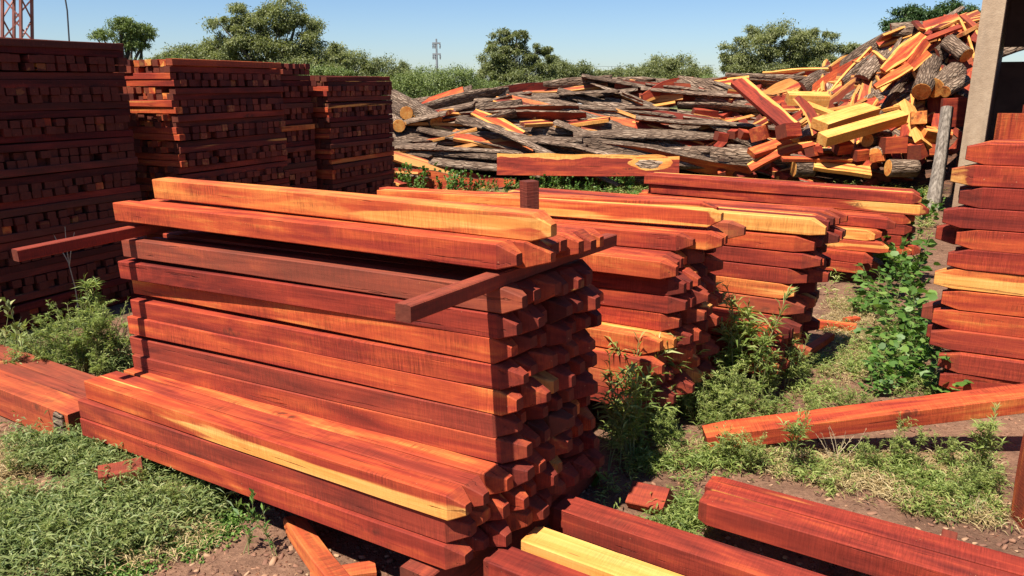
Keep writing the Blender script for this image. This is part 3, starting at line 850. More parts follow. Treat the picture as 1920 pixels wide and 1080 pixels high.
sp_board((1708, 130, 12.5), (1742, 100, 12.5), .12, .05, 60, (.62, .3, .1), 'short orange strip leaning below the red one', (1, 0))
sp_beam((1764, 212, 11.4), (1812, 210, 11.4), .06, .42, 0, (.38, .1, .15), 'square dark red panel standing beside the concrete column', 'live_edge_board')
sp_board((1735, 75, 13.0), (1800, 50, 13.2), .10, .05, 30, (.45, .2, .4), 'long thin dark strip along the top ridge of the heap', (0, 0))
for p0, p1, rad, lab in (((1728, 172, 12.1), (1746, 118, 12.6), .155, 'upright bark log leaning in the dark hollow of the heap'), ((1752, 165, 12.2), (1792, 135, 12.6), .17, 'thick bark log right of the upright one'),
                         ((1772, 172, 12.1), (1808, 150, 12.3), .10, 'smaller bark log lying below the thick one'), ((1776, 78, 12.8), (1812, 104, 12.5), .13, 'pale log near the top of the heap beside the column'),
                         ((736, 182, 14.2), (818, 226, 13.4), .145, 'long smooth log sloping down at the left end of the heap'), ((738, 205, 14.2), (762, 212, 13.4), .13, 'short log with its cut end showing at the left end of the heap'),
                         ((738, 222, 14.0), (748, 236, 13.2), .12, 'lower short log stacked below the one with its cut end showing'), ((760, 208, 14.2), (792, 222, 13.6), .11, 'third short log under the long smooth one'),
                         ((1488, 316, 11.6), (1524, 315, 11.6), .135, 'pale barked log chunk at the heap foot below the yellow beams'), ((1625, 262, 11.6), (1660, 256, 11.9), .12, 'round bark log under the longest yellow beam'),
                         ((1640, 290, 11.5), (1655, 275, 12), .11, 'short bark log right of the red sawn blocks'), ((1665, 315, 11.4), (1718, 316, 11.4), .13, 'pale split log left of the grey stake')):
    special('log', p0, p1, rq.uniform(0, 300), (.6, .3, .3), lab, log_meshes(span(p0, p1), rad, rq))
sp_board((1525, 308, 11.5), (1632, 324, 11.4), .22, .06, 30, (.66, .7, .1), 'flat pale orange board at the heap foot beside the log chunk')
sp_board((1404, 316, 11.7), (1526, 270, 11.7), .17, .06, 42, (.56, .5, .1), 'long red board with a curved yellow edge in front of the heap', (0, 1), (.9, .5), .08)
sp_beam((1408, 288, 11.7), (1478, 264, 11.9), .18, .09, 30, (.62, .3, .1), 'flat orange beam end left of the curved board', 'offcut')
sp_beam((1466, 298, 11.5), (1596, 299, 11.5), .10, .05, 20, (.58, .5, .1), 'straight thin red lath at the heap foot', 'live_edge_board')
for i, (u, v, s_, cc, rz, lab) in enumerate(((1478, 246, .24, (.42, .2, .1), 30, 'dark red sawn block at the foot of the steep leaning board'), (1526, 285, .17, (.42, .1, .1), 40, 'leftmost red block in the row below the yellow beam'), (1580, 276, .19, (.45, .2, .1), 10, 'second red block in the row below the yellow beam'),
                                             (1610, 290, .19, (.50, .3, .1), 25, 'orange-red block at the right of the row below the yellow beam'), (1672, 272, .28, (.52, .2, .2), 5, 'wide red block under the broad yellow board'), (1718, 283, .26, (.50, .2, .1), 50, 'large red block beside the grey stake'),
                                             (1352, 256, .15, (.42, .2, .1), 20, 'small maroon block left of three among the bark slabs'), (1374, 251, .14, (.46, .2, .1), 60, 'small tilted block among the bark slabs'), (1394, 252, .15, (.48, .2, .1), 35, 'small red block among the bark slabs, rightmost of three'),
                                             (1424, 250, .24, (.58, .3, .1), 65, 'tilted orange block left of the dark red sawn one'), (1740, 252, .22, (.74, .5, .1), 15, 'small yellow block right of the broad yellow board'), (1722, 222, .22, (.78, .6, .1), 70, 'yellow-orange chunk above the grey stake'), (1645, 296, .15, (.70, .4, .1), 30, 'pale orange chunk at the heap foot'))):
    p = D(u, v, 11.5 if u > 1440 else 12.0)
    a = Vector((math.cos(R(rz)), math.sin(R(rz)) * .8, rq.uniform(-.2, .2))) * s_ * .6
    piece('offcut', p - a, p + a, R(rq.uniform(-25, 25)), cc, centred(s_ * 1.2, s_ * .95, s_ * .85), lab)
# grey stake
A, B = D(1776, 202, 10.6), D(1757, 330, 10.5)
dr = (B - A).normalized(); foot = A + dr * (A.z / -dr.z + .05)
mb = MB(); mb.tube([foot, foot.lerp(A, .5) + Vector((.015, 0, 0)), A - dr * -.0], [.095, .085, .08], 9)
tag(mb.build('stake', [STAKE]), 'weathered grey stake standing before the heap beside the column', 'stake')

# labels: ordinal from the left in each band of the heap
groups = {}
for kind, o, lab in PIECES:
    g_ = {'bark_slab': 'bark slabs in the timber heap', 'log': 'logs in the timber heap', 'live_edge_board': 'boards in the timber heap', 'offcut': 'offcut blocks in the timber heap', 'sawn_beam': 'yellow beams in the timber heap'}[kind]
    cat = {'bark_slab': 'slab', 'log': 'log', 'live_edge_board': 'board', 'offcut': 'offcut', 'sawn_beam': 'beam'}[kind]
    if lab: tag(o, lab, cat, g_)
    else:
        tag(o, None, cat, g_)
        x, y = o.location.x, o.location.y
        f = (y - hbase(x)) / (hcrest(x) - hbase(x))
        half = 'left' if x < 1.2 else 'middle' if x < 4.6 else 'right'
        band = 'foot' if f < .26 else 'lower slope' if f < .5 else 'upper slope' if f < .78 else 'crest'
        groups.setdefault((kind, half, band), []).append(o)
for (kind, half, band), L_ in groups.items():
    L_.sort(key=lambda o: px(o.location)[0])
    for i, o in enumerate(L_):
        c = o.color
        nm = {'bark_slab': 'bark slab', 'log': 'bark log', 'live_edge_board': '%s board' % hue(*c[:3]), 'offcut': '%s offcut' % hue(*c[:3])}[kind]
        o['label'] = '%s, %s from the left on the %s of the heap, %s part' % (nm, ordn(i + 1), band, half)

# ------------------------------------------------------------------ ground
def gh(x, y):
    d = math.hypot(x, y)
    return .018 * noise.noise((x * 1.7, y * 1.7, 3)) * min(1, d) - .006 + (.05 * noise.noise((x * .3, y * .3, 1)) if d > 9 else 0)
gv, gf = [], []
NX = 150
def warp(t): return math.copysign(abs(t) ** 3.2, t)
xs = [warp(i / (NX / 2) - 1) * 900 + (i / (NX / 2) - 1) * 9 for i in range(NX + 1)]
ys = [3 + q for q in xs]
for y in ys:
    for x in xs: gv.append((x, y, gh(x, y)))
n1 = NX + 1
gf = np.array([(j * n1 + i, j * n1 + i + 1, (j + 1) * n1 + i + 1, (j + 1) * n1 + i) for j in range(NX) for i in range(NX)], dtype=np.int32)
tag(link('ground', mesh('ground', gv, gf, [SOIL], smooth=True)), kind='structure')

# wood chips and clods strewn over the soil
cv, cf = [], []
CHIP = plain('chip_wood', (.26, .12, .07), .9, .6, 3)
def chip_mat():
    m, nt = newmat('bark_chip'); N = NT(nt)
    g = N.n('ShaderNodeNewGeometry')
    col = N.ramp(g.outputs['Random Per Island'], [(.0, (.07, .035, .025)), (.45, (.20, .10, .065)), (.75, (.27, .14, .085)), (1, (.40, .25, .15))])
    N.out(N.pbsdf(col, .9, None, .15)); return m
k = 0
rc = random.Random(4)
while k < 5200:
    u, v = rc.uniform(-60, 1980), 1120 - 760 * rc.random() ** 1.3
    p = G(u, v)
    if p.y > 9: continue
    L = rc.uniform(.006, .028) * (1.6 if rc.random() < .08 else 1); W = L * rc.uniform(.3, .8); T = L * rc.uniform(.15, .45)
    a = rc.uniform(0, 6.3); ca, sa = math.cos(a), math.sin(a); tl = rc.uniform(-.5, .5)
    z0 = gh(p.x, p.y) + T * .3
    b = len(cv)
    for sx, sy, sz in ((-1, -1, -1), (1, -.7, -1), (.8, 1, -1), (-1, .8, -1), (-.7, -.6, 1), (.9, -.5, .8), (.6, .6, 1), (-.8, .7, .9)):
        x_, y_, z_ = sx * L / 2, sy * W / 2, sz * T / 2 + sx * L / 2 * tl
        cv.append((p.x + x_ * ca - y_ * sa, p.y + x_ * sa + y_ * ca, z0 + z_))
    cf += [(b, b + 3, b + 2, b + 1), (b + 4, b + 5, b + 6, b + 7), (b, b + 1, b + 5, b + 4), (b + 1, b + 2, b + 6, b + 5), (b + 2, b + 3, b + 7, b + 6), (b + 3, b, b + 4, b + 7)]
    k += 1
tag(link('bark_chips', mesh('bark_chips', cv, np.array(cf, dtype=np.int32), [chip_mat()])), 'brown bark chips and splinters strewn over the bare soil', 'chips', kind='stuff')

# ------------------------------------------------------------------ foliage helpers
def norm(a): return a / np.maximum(np.linalg.norm(a, axis=1, keepdims=True), 1e-9)
def leaves(P, T, L, W, droop=.25, rs_=npr):
    n = len(P); T = norm(T)
    N_ = norm(rs_.normal(0, .45, (n, 3)) + np.array([0, 0, 1.0]))
    S = norm(np.cross(T, N_)); U = np.cross(S, T)
    L = np.broadcast_to(L, (n,))[:, None]; W = np.broadcast_to(W, (n,))[:, None]
    dz = np.array([0, 0, -1.0])
    mid = P + T * L * .45 + U * L * .04
    V = np.stack([P, mid + S * W / 2, P + T * L + dz * droop * L, mid - S * W / 2, mid - U * W * .18], 1)
    i = np.arange(n)[:, None] * 5
    Fq = np.concatenate([i + np.array([0, 1, 2, 4]), i + np.array([0, 4, 2, 3])], 0)
    return V.reshape(-1, 3), Fq
def broad(P, T, L, W, droop=.2, rs_=npr):
    n = len(P); T = norm(T)
    N_ = norm(rs_.normal(0, .4, (n, 3)) + np.array([0, -.25, 1.0]))
    S = norm(np.cross(T, N_)); U = np.cross(S, T)
    L = np.broadcast_to(L, (n,))[:, None]; W = np.broadcast_to(W, (n,))[:, None]
    dz = np.array([0, 0, -1.0])
    V = np.stack([P, P + T * L * .12 + S * W * .42, P + T * L * .55 + S * W * .5 + dz * droop * L * .3, P + T * L + dz * droop * L,
                  P + T * L * .55 - S * W * .5 + dz * droop * L * .3, P + T * L * .12 - S * W * .42, P + T * L * .5 - U * W * .14], 1)
    i = np.arange(n)[:, None] * 7
    Fq = np.concatenate([i + np.array([0, 1, 2, 6]), i + np.array([6, 2, 3, 4]), i + np.array([0, 6, 4, 5])], 0)
    return V.reshape(-1, 3), Fq
def merge(parts):
    Vs, Fs, o_ = [], [], 0
    for V, F_ in parts:
        Vs.append(V); Fs.append(F_ + o_); o_ += len(V)
    return np.concatenate(Vs), np.concatenate(Fs)

def weed_meshes(kind, hgt, seed):
    """stems and leaves of one plant, foot at the origin"""
    r_ = random.Random(seed); n_ = np.random.RandomState(seed)
    sb = MB(); parts = []
    if kind == 'narrow':   ns, spread, ll, lw, dens = r_.randint(6, 9), .5, .062, .009, 95
    elif kind == 'tall':   ns, spread, ll, lw, dens = r_.randint(2, 4), .13, .100, .0100, 82
    elif kind == 'bushy':  ns, spread, ll, lw, dens = 24, .75, .058, .0065, 135
    elif kind == 'broad':  ns, spread, ll, lw, dens = r_.randint(6, 8), .6, .068, .050, 58
    elif kind == 'vine':   ns, spread, ll, lw, dens = r_.randint(8, 10), 1.2, .095, .088, 34
    elif kind == 'sapling': ns, spread, ll, lw, dens = 3, .35, .070, .022, 45
    elif kind == 'straw':  ns, spread, ll, lw, dens = 9, .9, .05, .006, 40
    for s_ in range(ns):
        a = r_.uniform(0, 6.3); sp_ = spread * r_.uniform(.25, 1)
        L = hgt * r_.uniform(.6, 1.0)
        d = Vector((math.cos(a) * sp_, math.sin(a) * sp_, 1)).normalized()
        p = Vector((r_.gauss(0, .02), r_.gauss(0, .02), -.02))
        pts = [p]; m_ = 6
        for i in range(m_):
            wv_ = .06 if kind == 'tall' else .11
            d = (d + Vector((r_.gauss(0, wv_), r_.gauss(0, wv_), .04 if kind != 'vine' else -.05))).normalized()
            p = p + d * L / m_
            if p.z < .005: p.z = .01
            pts.append(p)
        r0 = .0022 + .004 * hgt * (.8 if kind != 'vine' else .5)
        sb.tube(pts, [r0 * (1 - .75 * i / m_) for i in range(m_ + 1)], 5)
        pa = np.array([q[:] for q in pts])
        nl = max(6, int(dens * L))
        t = n_.uniform(.12 if kind != 'tall' else .3, 1.0, nl) ** .85 * m_
        i = np.minimum(t.astype(int), m_ - 1); f = (t - i)[:, None]
        P = pa[i] * (1 - f) + pa[i + 1] * f
        ax = norm(pa[i + 1] - pa[i])
        ang = n_.uniform(0, 6.28, nl)
        rad = np.stack([np.cos(ang), np.sin(ang), n_.uniform(-.1, .5, nl)], 1)
        k_ = (t / m_)[:, None]
        T = rad * (1.0 - .45 * k_) + ax * (.35 + .7 * k_)
        if kind in ('broad', 'vine', 'sapling'):
            size = n_.uniform(.55, 1.15, nl)
            if kind == 'vine':
                P2 = P + norm(T) * .05; T = T * np.array([1, 1, .35])
                for q0, q1 in zip(P[:40], P2[:40]): sb.bar(q0, q1, .0012, .001, 3)
                P = P2
            parts.append(broad(P, T, ll * size, lw * size, .3, n_) if kind != 'sapling' else leaves(P, T, ll * size, lw * size, .25, n_))
        else:
            size = n_.uniform(.5, 1.2, nl) * (1.15 - .5 * k_[:, 0])
            parts.append(leaves(P, T, ll * size, lw * size, .28, n_))
            if kind in ('tall', 'narrow', 'bushy'):     # leafy side shoots
                for q in range(r_.randint(2, 5) if kind != 'bushy' else 2):
                    j = r_.randint(2, m_ - 1); b0 = pts[j]
                    a2 = r_.uniform(0, 6.3); e = b0 + Vector((math.cos(a2), math.sin(a2), r_.uniform(.5, 1.3))) * L * r_.uniform(.12, .24)
                    sb.bar(b0, e, r0 * .5, r0 * .25, 4)
                    m2 = max(6, int(dens * .3)); f2 = n_.uniform(.1, 1, (m2, 1))
                    P = np.array(b0[:]) * (1 - f2) + np.array(e[:]) * f2
                    ang = n_.uniform(0, 6.28, m2)
                    T = np.stack([np.cos(ang), np.sin(ang), n_.uniform(.1, .9, m2)], 1)
                    parts.append(leaves(P, T, ll * n_.uniform(.4, .9, m2), lw * .9, .25, n_))
    V, Fq = merge(parts)
    return sb, V, Fq
WEEDS = {}
MATS = {'narrow': L_WEED, 'tall': L_WEED, 'bushy': L_WEED, 'broad': L_LUSH, 'vine': L_LUSH, 'sapling': L_LUSH, 'straw': L_DRY}
def weed(kind, var, P, hgt, label, group=None, mat=None, name=None, rz=None, cat='plant', lean=None):
    r_ = random.Random(hash((kind, var)) % 1000 if False else sum(map(ord, kind)) * 7 + var)
    mat = mat or MATS[kind]
    key = (kind, var, mat.name)
    if key not in WEEDS:
        sb, V, Fq = weed_meshes(kind, .5, sum(map(ord, kind)) + var * 13)
        WEEDS[key] = (sb.me('stems', [STEM_DRY if kind == 'straw' else STEM]), mesh('leaves', V, Fq, [mat]))
    a, b = WEEDS[key]
    root = empty(name or ('weed_plant' if kind not in ('vine', 'broad') else 'broadleaf_plant'), P)
    link('stems', a, root); link('foliage', b, root)
    root.scale = (hgt / .5,) * 3
    root.rotation_euler = (lean[0] if lean else 0, lean[1] if lean else 0, rz if rz is not None else random.Random(var * 31 + int(P[0] * 100)).uniform(0, 6.3))
    tag(root, label, cat, group)
    return root

# --- individual weeds
def W(kind, var, u, v, vtop, label, group=None, mat=None, z=0.0, **kw):
    p = G(u, v, z); d = px(p)[2]
    hgt = (v - vtop) / F * d * 1.03
    return weed(kind, var, p, hgt, label, group, mat, **kw)
g1 = 'weeds beside the left end of the front stack'
W('bushy', 1, 150, 700, 560, 'dense dark green bushy weed left of the front stack', g1)
W('bushy', 2, 205, 690, 545, 'bushy weed touching the left end of the front stack', g1)
W('bushy', 3, 95, 700, 585, 'low dense weed at the foot of the pale broadleaf weed on the left', g1)
W('tall', 1, 195, 655, 505, 'slender shoot rising above the bushy weeds at the left', g1)
W('sapling', 4, 45, 690, 522, 'pale broadleaf weed with seed heads at the left edge', g1, L_PALE)
W('sapling', 5, 12, 680, 545, 'pale broadleaf weed cut by the left edge of the picture', g1, L_PALE)
W('straw', 1, 228, 640, 570, 'dry yellow weed against the left end of the front stack', g1)
W('narrow', 5, 20, 715, 640, 'short weed above the brown beams at the left edge', g1)
W('narrow', 6, 180, 712, 640, 'short weed between the bushy weeds and the brown beams', g1)
for i, (u, v, vt) in enumerate(((60, 960, 880), (150, 985, 900), (255, 950, 868), (330, 960, 872), (95, 1050, 960), (215, 1040, 965), (20, 1020, 930), (300, 905, 850), (375, 950, 890), (40, 890, 830), (120, 880, 835), (180, 905, 850))):
    W('narrow', i % 6 + 1, u, v, vt, 'narrow-leaved weed in the lower left mat, %s of twelve counted from the left edge' % ordn(sorted((60, 150, 255, 330, 95, 215, 20, 300, 375, 40, 120, 180)).index(u) + 1), 'weeds in the lower left mat')
for i, (u, v, vt) in enumerate(((70, 1000, 945), (190, 955, 905), (275, 1000, 950), (345, 985, 930), (130, 1010, 960), (30, 950, 905), (240, 930, 885), (120, 855, 815), (50, 850, 815), (165, 845, 812))):
    W('broad' if i % 2 else 'sapling', i % 6 + 1, u, v, vt, 'small leafy herb in the lower left mat, %s of ten counted from the left edge' % ordn(sorted((70, 190, 275, 345, 130, 30, 240, 120, 50, 165)).index(u) + 1), 'leafy herbs in the lower left mat', L_WEED)
# forked dry stalk
sb = MB(); p0 = G(150, 600)
sb.tube([p0, p0 + Vector((.0, 0, .25)), p0 + Vector((-.02, 0, .42))], [.005, .004, .0035], 5)
for dx, dz, q in ((-.11, .28, .42), (.06, .24, .40), (.0, .26, .42)):
    s0 = p0 + Vector((-.018, 0, q)); sb.tube([s0, s0 + Vector((dx * .5, 0, dz * .5)), s0 + Vector((dx, .02, dz))], [.0035, .003, .002], 5)
tag(sb.build('dry_stalk', [STEM_DRY]), 'bare forked pale stalk standing before the nearest tall stack', 'stalk')
# saplings before the front stack
g2 = 'leafy saplings in front of the lower posts'
W('sapling', 1, 462, 1036, 886, 'taller leafy sapling before the lowest posts of the front stack', g2)
W('sapling', 2, 520, 1040, 915, 'smaller leafy sapling right of the taller one before the front stack', g2)
# weeds between the front stack and second stack
g3 = 'tall narrow-leaved weeds between the stacks'
for q in (('tall', 2, 1170, 862, 612, 'tall weed at the right end of the front stack'),
          ('tall', 3, 1205, 800, 640, 'bending weed right behind the tall one at the front stack'),
          ('tall', 4, 1250, 790, 572, 'tall drooping weed before the second stack'),
          ('narrow', 1, 1220, 800, 690, 'leafy weed low before the second stack'),
          ('narrow', 2, 1285, 780, 690, 'leafy weed in the gap between second and third stack'),
          ('tall', 5, 1395, 745, 500, 'tall flowering weed before the third stack'),
          ('tall', 6, 1430, 725, 580, 'weed leaning right before the third stack'),
          ('narrow', 3, 1350, 770, 650, 'bushy weed left of the tall flowering one before the third stack'),
          ('narrow', 4, 1400, 770, 680, 'bushy weed below the tall flowering one before the third stack'),
          ('narrow', 1, 1330, 815, 725, 'low weed in front of the bushy ones near the beam end'),
          ('tall', 2, 1480, 730, 610, 'long weed arching over the thin orange strip'),
          ('narrow', 6, 1445, 790, 715, 'low weed behind the left part of the loose beam'),
          ('narrow', 5, 1265, 850, 765, 'low weed beside the tilted brown block'),
          ('tall', 4, 1192, 835, 600, 'tall upright weed between the first tall one and the bending weed'),
          ('tall', 6, 1228, 815, 655, 'leafy tall weed right of the upright one at the front stack end'),
          ('tall', 8, 1150, 880, 700, 'young upright weed at the foot of the front stack end'),
          ('tall', 9, 1300, 700, 560, 'slim weed between the second and third stack'),
          ('tall', 10, 1460, 700, 560, 'slim weed at the right edge of the third stack'),
          ('narrow', 5, 1180, 850, 745, 'low weed hiding the foot of the front stack corner'),
          ('tall', 7, 1272, 770, 615, 'tall weed against the end of the second stack'),
          ('narrow', 3, 1240, 840, 740, 'green weed on the near side of the second stack end'),
          ('tall', 2, 1365, 735, 560, 'tall weed beside the flowering one before the third stack'),
          ('tall', 1, 1415, 760, 605, 'leafy tall weed right of the flowering one'),
          ('narrow', 2, 1375, 800, 690, 'bushy weed in front of the tall ones by the third stack'),
          ('narrow', 6, 1310, 790, 680, 'bushy weed by the left foot of the third stack'),
          ('narrow', 4, 1440, 745, 655, 'round weed at the right foot of the third stack'),
          ('narrow', 1, 1500, 715, 650, 'small weed near the thin orange strip'),
          ('tall', 3, 1160, 590, 410, 'thin pale weed growing up at the back corner of the front stack')):
    W(*q, g3)
g4 = 'weeds around the loose beam'
for q in (('narrow', 2, 1360, 868, 770, 'weed hanging over the left tip of the loose beam'),
          ('narrow', 3, 1405, 880, 790, 'weed before the left end of the loose beam'),
          ('tall', 7, 1478, 885, 730, 'single tall stalk before the loose beam'),
          ('straw', 2, 1570, 868, 780, 'dry twisted weed before the middle of the loose beam'),
          ('narrow', 4, 1620, 880, 800, 'green and straw weed before the middle of the beam'),
          ('narrow', 1, 1690, 875, 765, 'upright reddish weed tip before the loose beam'),
          ('narrow', 5, 1760, 880, 800, 'low green weed under the right half of the loose beam'),
          ('tall', 5, 1828, 900, 742, 'tall leafy weed before the right part of the loose beam'),
          ('narrow', 6, 1850, 930, 830, 'leafy weed next to the brown upright board'),
          ('narrow', 3, 1800, 940, 860, 'low weed left of the brown upright board'),
          ('straw', 3, 1830, 975, 915, 'dry straw tuft at the foot of the brown upright board')):
    W(*q, g4)
# heart-leaf seedling
sb = MB(); p0 = G(1118, 900)
V, Fq = broad(np.array([p0 + Vector((0, 0, .045)), p0 + Vector((-.01, -.02, .02))]), np.array([[.2, -.7, .1], [.1, -1, .0]]), np.array([.085, .05]), np.array([.085, .055]), .15)
for e in ((0, 0, .045), (-.01, -.02, .02)): sb.bar(p0 + Vector((.02, .05, -.01)), p0 + Vector(e), .002, .0015, 4)
r0 = empty('seedling', (0, 0, 0)); sb.build('stems', [STEM], r0); link('foliage', mesh('foliage', V, Fq, [L_LUSH]), r0)
tag(r0, 'round-leaved seedling with two leaves at the foot of the front stack', 'plant')
# broadleaf climbers beside the right stack
g5 = 'broadleaf weeds along the right stack'
i = 0
for u, v, vt, kd, lab in ((1705, 470, 365, 'broad', 'tall broadleaf weed at the top left corner of the right stack'),
                          (1740, 420, 350, 'broad', 'broadleaf weed farthest back against the right stack'),
                          (1690, 520, 420, 'vine', 'climbing broadleaf weed halfway down the right stack'),
                          (1655, 560, 470, 'vine', 'large-leaved weed on the path side of the climbing ones'),
                          (1715, 575, 490, 'broad', 'broadleaf weed behind the pale yellow post end'),
                          (1690, 620, 530, 'vine', 'wide leaved weed spreading at the foot of the right stack'),
                          (1625, 590, 535, 'vine', 'creeping weed reaching left over the dirt path'),
                          (1730, 660, 560, 'vine', 'pale green weed low against the right stack'),
                          (1690, 700, 610, 'vine', 'broadleaf weed nearest the loose beam by the right stack'),
                          (1740, 735, 640, 'vine', 'yellow-green weed between right stack and loose beam'),
                          (1640, 740, 690, 'vine', 'flat broadleaf rosette behind the loose beam'),
                          (1590, 770, 715, 'narrow', 'short narrow weed behind the middle of the loose beam'),
                          (1520, 790, 720, 'narrow', 'short narrow weed behind the left of the loose beam'),
                          (1675, 440, 360, 'broad', 'leafy weed at the path corner before the long rear stack'), (1660, 500, 400, 'broad', 'dense broadleaf weed left of the climbing ones'),
          (1700, 545, 440, 'broad', 'dense broadleaf weed against the middle of the right stack'), (1670, 590, 505, 'vine', 'bright broadleaf weed on the path below the dense ones'),
          (1720, 630, 520, 'vine', 'broadleaf weed pressed against the lower right stack'), (1660, 660, 585, 'vine', 'low spreading weed in the middle of the path'), (1715, 705, 600, 'broad', 'bushy broadleaf weed right behind the loose beam'),
          (1665, 720, 640, 'vine', 'yellowish spreading weed left of the bushy one behind the beam'),
          (1605, 450, 385, 'broad', 'broadleaf weed on top of the low fourth stack'),
                          (1590, 470, 365, 'broad', 'upright broadleaf weed before the long rear stack'),
                          (1635, 470, 400, 'broad', 'smaller broadleaf weed before the long rear stack')):
    i += 1
    W(kd, i % 6 + 1, u, v, vt, lab, g5)
W('broad', 3, 1842, 330, 215, 'leafy plant growing at the foot of the concrete column', None, None, name='broadleaf_plant')
# weeds at the foot of the timber heap
g6 = 'weeds at the foot of the timber heap'
rw = random.Random(3)
names6 = ['leftmost'] 
for i in range(26):
    u = 752 + i * 18 if i < 13 else 1000 + (i - 13) * 15
    if 985 < u < 1045 and i < 13: u -= 20
    v = rw.uniform(352, 366); vt = v - rw.uniform(38, 62) * (1.0 if i < 8 else .62 if i < 13 else .72)
    W('broad', i % 6 + 1, u, v, vt, 'green broadleaf weed at the heap foot, %s from the left' % ordn(i + 1), g6)
for i in range(5):
    W('vine', i + 1, 1062 + i * 30, 372, 345, 'pale leaf rosette before the heap, %s from the left' % ordn(i + 1), 'leaf rosettes before the timber heap', L_LUSH)

L_PALE2 = leaf_mat('mat_leaf', [(.10, (.045, .075, .016)), (.4, (.125, .175, .048)), (.7, (.25, .29, .10)), (1.0, (.43, .43, .19))])
# --- ground cover as stuff
def inside(poly, u, v):
    c = False; j = len(poly) - 1
    for i in range(len(poly)):
        if (poly[i][1] > v) != (poly[j][1] > v) and u < (poly[j][0] - poly[i][0]) * (v - poly[i][1]) / (poly[j][1] - poly[i][1]) + poly[i][0]: c = not c
        j = i
    return c
def patch(poly, n, seed):
    n_ = random.Random(seed); us = [p[0] for p in poly]; vs = [p[1] for p in poly]
    P = [G(u, v) for u, v in poly]
    x0, x1, y0, y1 = min(p.x for p in P), max(p.x for p in P), min(p.y for p in P), max(p.y for p in P)
    out = []
    k = 0
    while len(out) < n and k < n * 60:
        k += 1
        x, y = n_.uniform(x0, x1), n_.uniform(y0, y1)
        u, v, d = px((x, y, 0))
        if inside(poly, u + n_.gauss(0, 14), v + n_.gauss(0, 8)) and noise.noise((x * 3.3, y * 3.3, seed)) + .6 * noise.noise((x * 11, y * 11, seed)) > n_.uniform(-.38, .38): out.append((x, y, gh(x, y)))
    return np.array(out)
def cover(name, label, polys, n_sprig, per, ll, lw, hgt, mat, seed, cat):
    n_ = np.random.RandomState(seed); parts = []
    for poly, frac in polys:
        B = patch(poly, int(n_sprig * frac), seed)
        if not len(B): continue
        m_ = len(B)
        hh = hgt * n_.uniform(.3, 1.0, m_)
        lean = n_.normal(0, .5, (m_, 2))
        for q in range(per):
            f = n_.uniform(.05, 1, m_)
            P = B + np.stack([lean[:, 0] * hh * f, lean[:, 1] * hh * f, hh * f], 1) + n_.normal(0, .006, (m_, 3))
            P[:, 2] = np.maximum(P[:, 2], B[:, 2] + .002)
            a = n_.uniform(0, 6.28, m_)
            T = np.stack([np.cos(a), np.sin(a), n_.uniform(.0, 1.1, m_)], 1)
            parts.append(leaves(P, T, ll * n_.uniform(.5, 1.2, m_), lw * n_.uniform(.7, 1.3, m_), .3, n_))
    V, Fq = merge(parts)
    tag(link(name, mesh(name, V, Fq, [mat])), label, cat, kind='stuff')
cover('ground_weeds', 'mat of small narrow-leaved weeds over the lower left soil',
      [([(-40, 965), (90, 940), (180, 900), (240, 850), (330, 880), (400, 930), (415, 975), (320, 1015), (200, 1050), (110, 1110), (-60, 1130)], .8),
       ([(0, 835), (100, 830), (150, 845), (260, 850), (230, 880), (130, 890), (60, 880)], .13), ([(-20, 650), (250, 650), (250, 700), (150, 712), (-20, 690)], .12)],
      3900, 11, .052, .0066, .15, L_PALE2, 5, 'weeds')
cover('dead_litter', 'dead stalks and dry litter among the weeds at the lower left', [([(-40, 800), (160, 830), (420, 930), (440, 1000), (330, 1060), (-40, 1110)], 1.0)], 1500, 5, .07, .0035, .05, L_DRY, 12, 'litter')
cover('creeping_herb', 'flat creeping herb at the soil edge in the lower left', [([(140, 1040), (300, 990), (400, 950), (470, 960), (420, 1010), (330, 1050), (200, 1110)], .6),
      ([(10, 815), (110, 830), (140, 870), (90, 880), (40, 850)], .4)], 1300, 7, .016, .012, .03, L_LUSH, 6, 'herb')
cover('low_grass', 'low patchy grass on the ground at the right', [([(1130, 900), (1250, 830), (1400, 850), (1560, 880), (1860, 850), (1880, 990), (1700, 960), (1520, 900), (1350, 880), (1310, 985), (1180, 950)], .45),
      ([(1300, 740), (1500, 690), (1700, 600), (1760, 735), (1500, 780), (1380, 810), (1250, 850), (1150, 880), (1140, 800)], .4),
      ([(1550, 560), (1640, 540), (1720, 600), (1640, 700), (1560, 700), (1520, 720)], .1), ([(1290, 990), (1330, 1000), (1290, 1020), (1120, 960), (1140, 920)], .05)],
      2700, 8, .046, .006, .085, L_WEED, 7, 'grass')
cover('dry_straw', 'dry straw and dead grass between the posts at the right', [([(1200, 850), (1330, 850), (1500, 890), (1650, 930), (1870, 990), (1860, 870), (1600, 870), (1350, 830)], .7), ([(1560, 560), (1660, 560), (1640, 700), (1540, 720)], .3)],
      3600, 6, .065, .0035, .035, L_DRY, 8, 'straw')
cover('field_grass', 'rough grass and weeds on the ground behind the stacks', [([(735, 380), (1200, 345), (1760, 345), (1760, 420), (1530, 560), (1000, 420)], 1.0)], 4000, 6, .09, .012, .16, L_WEED, 9, 'grass')

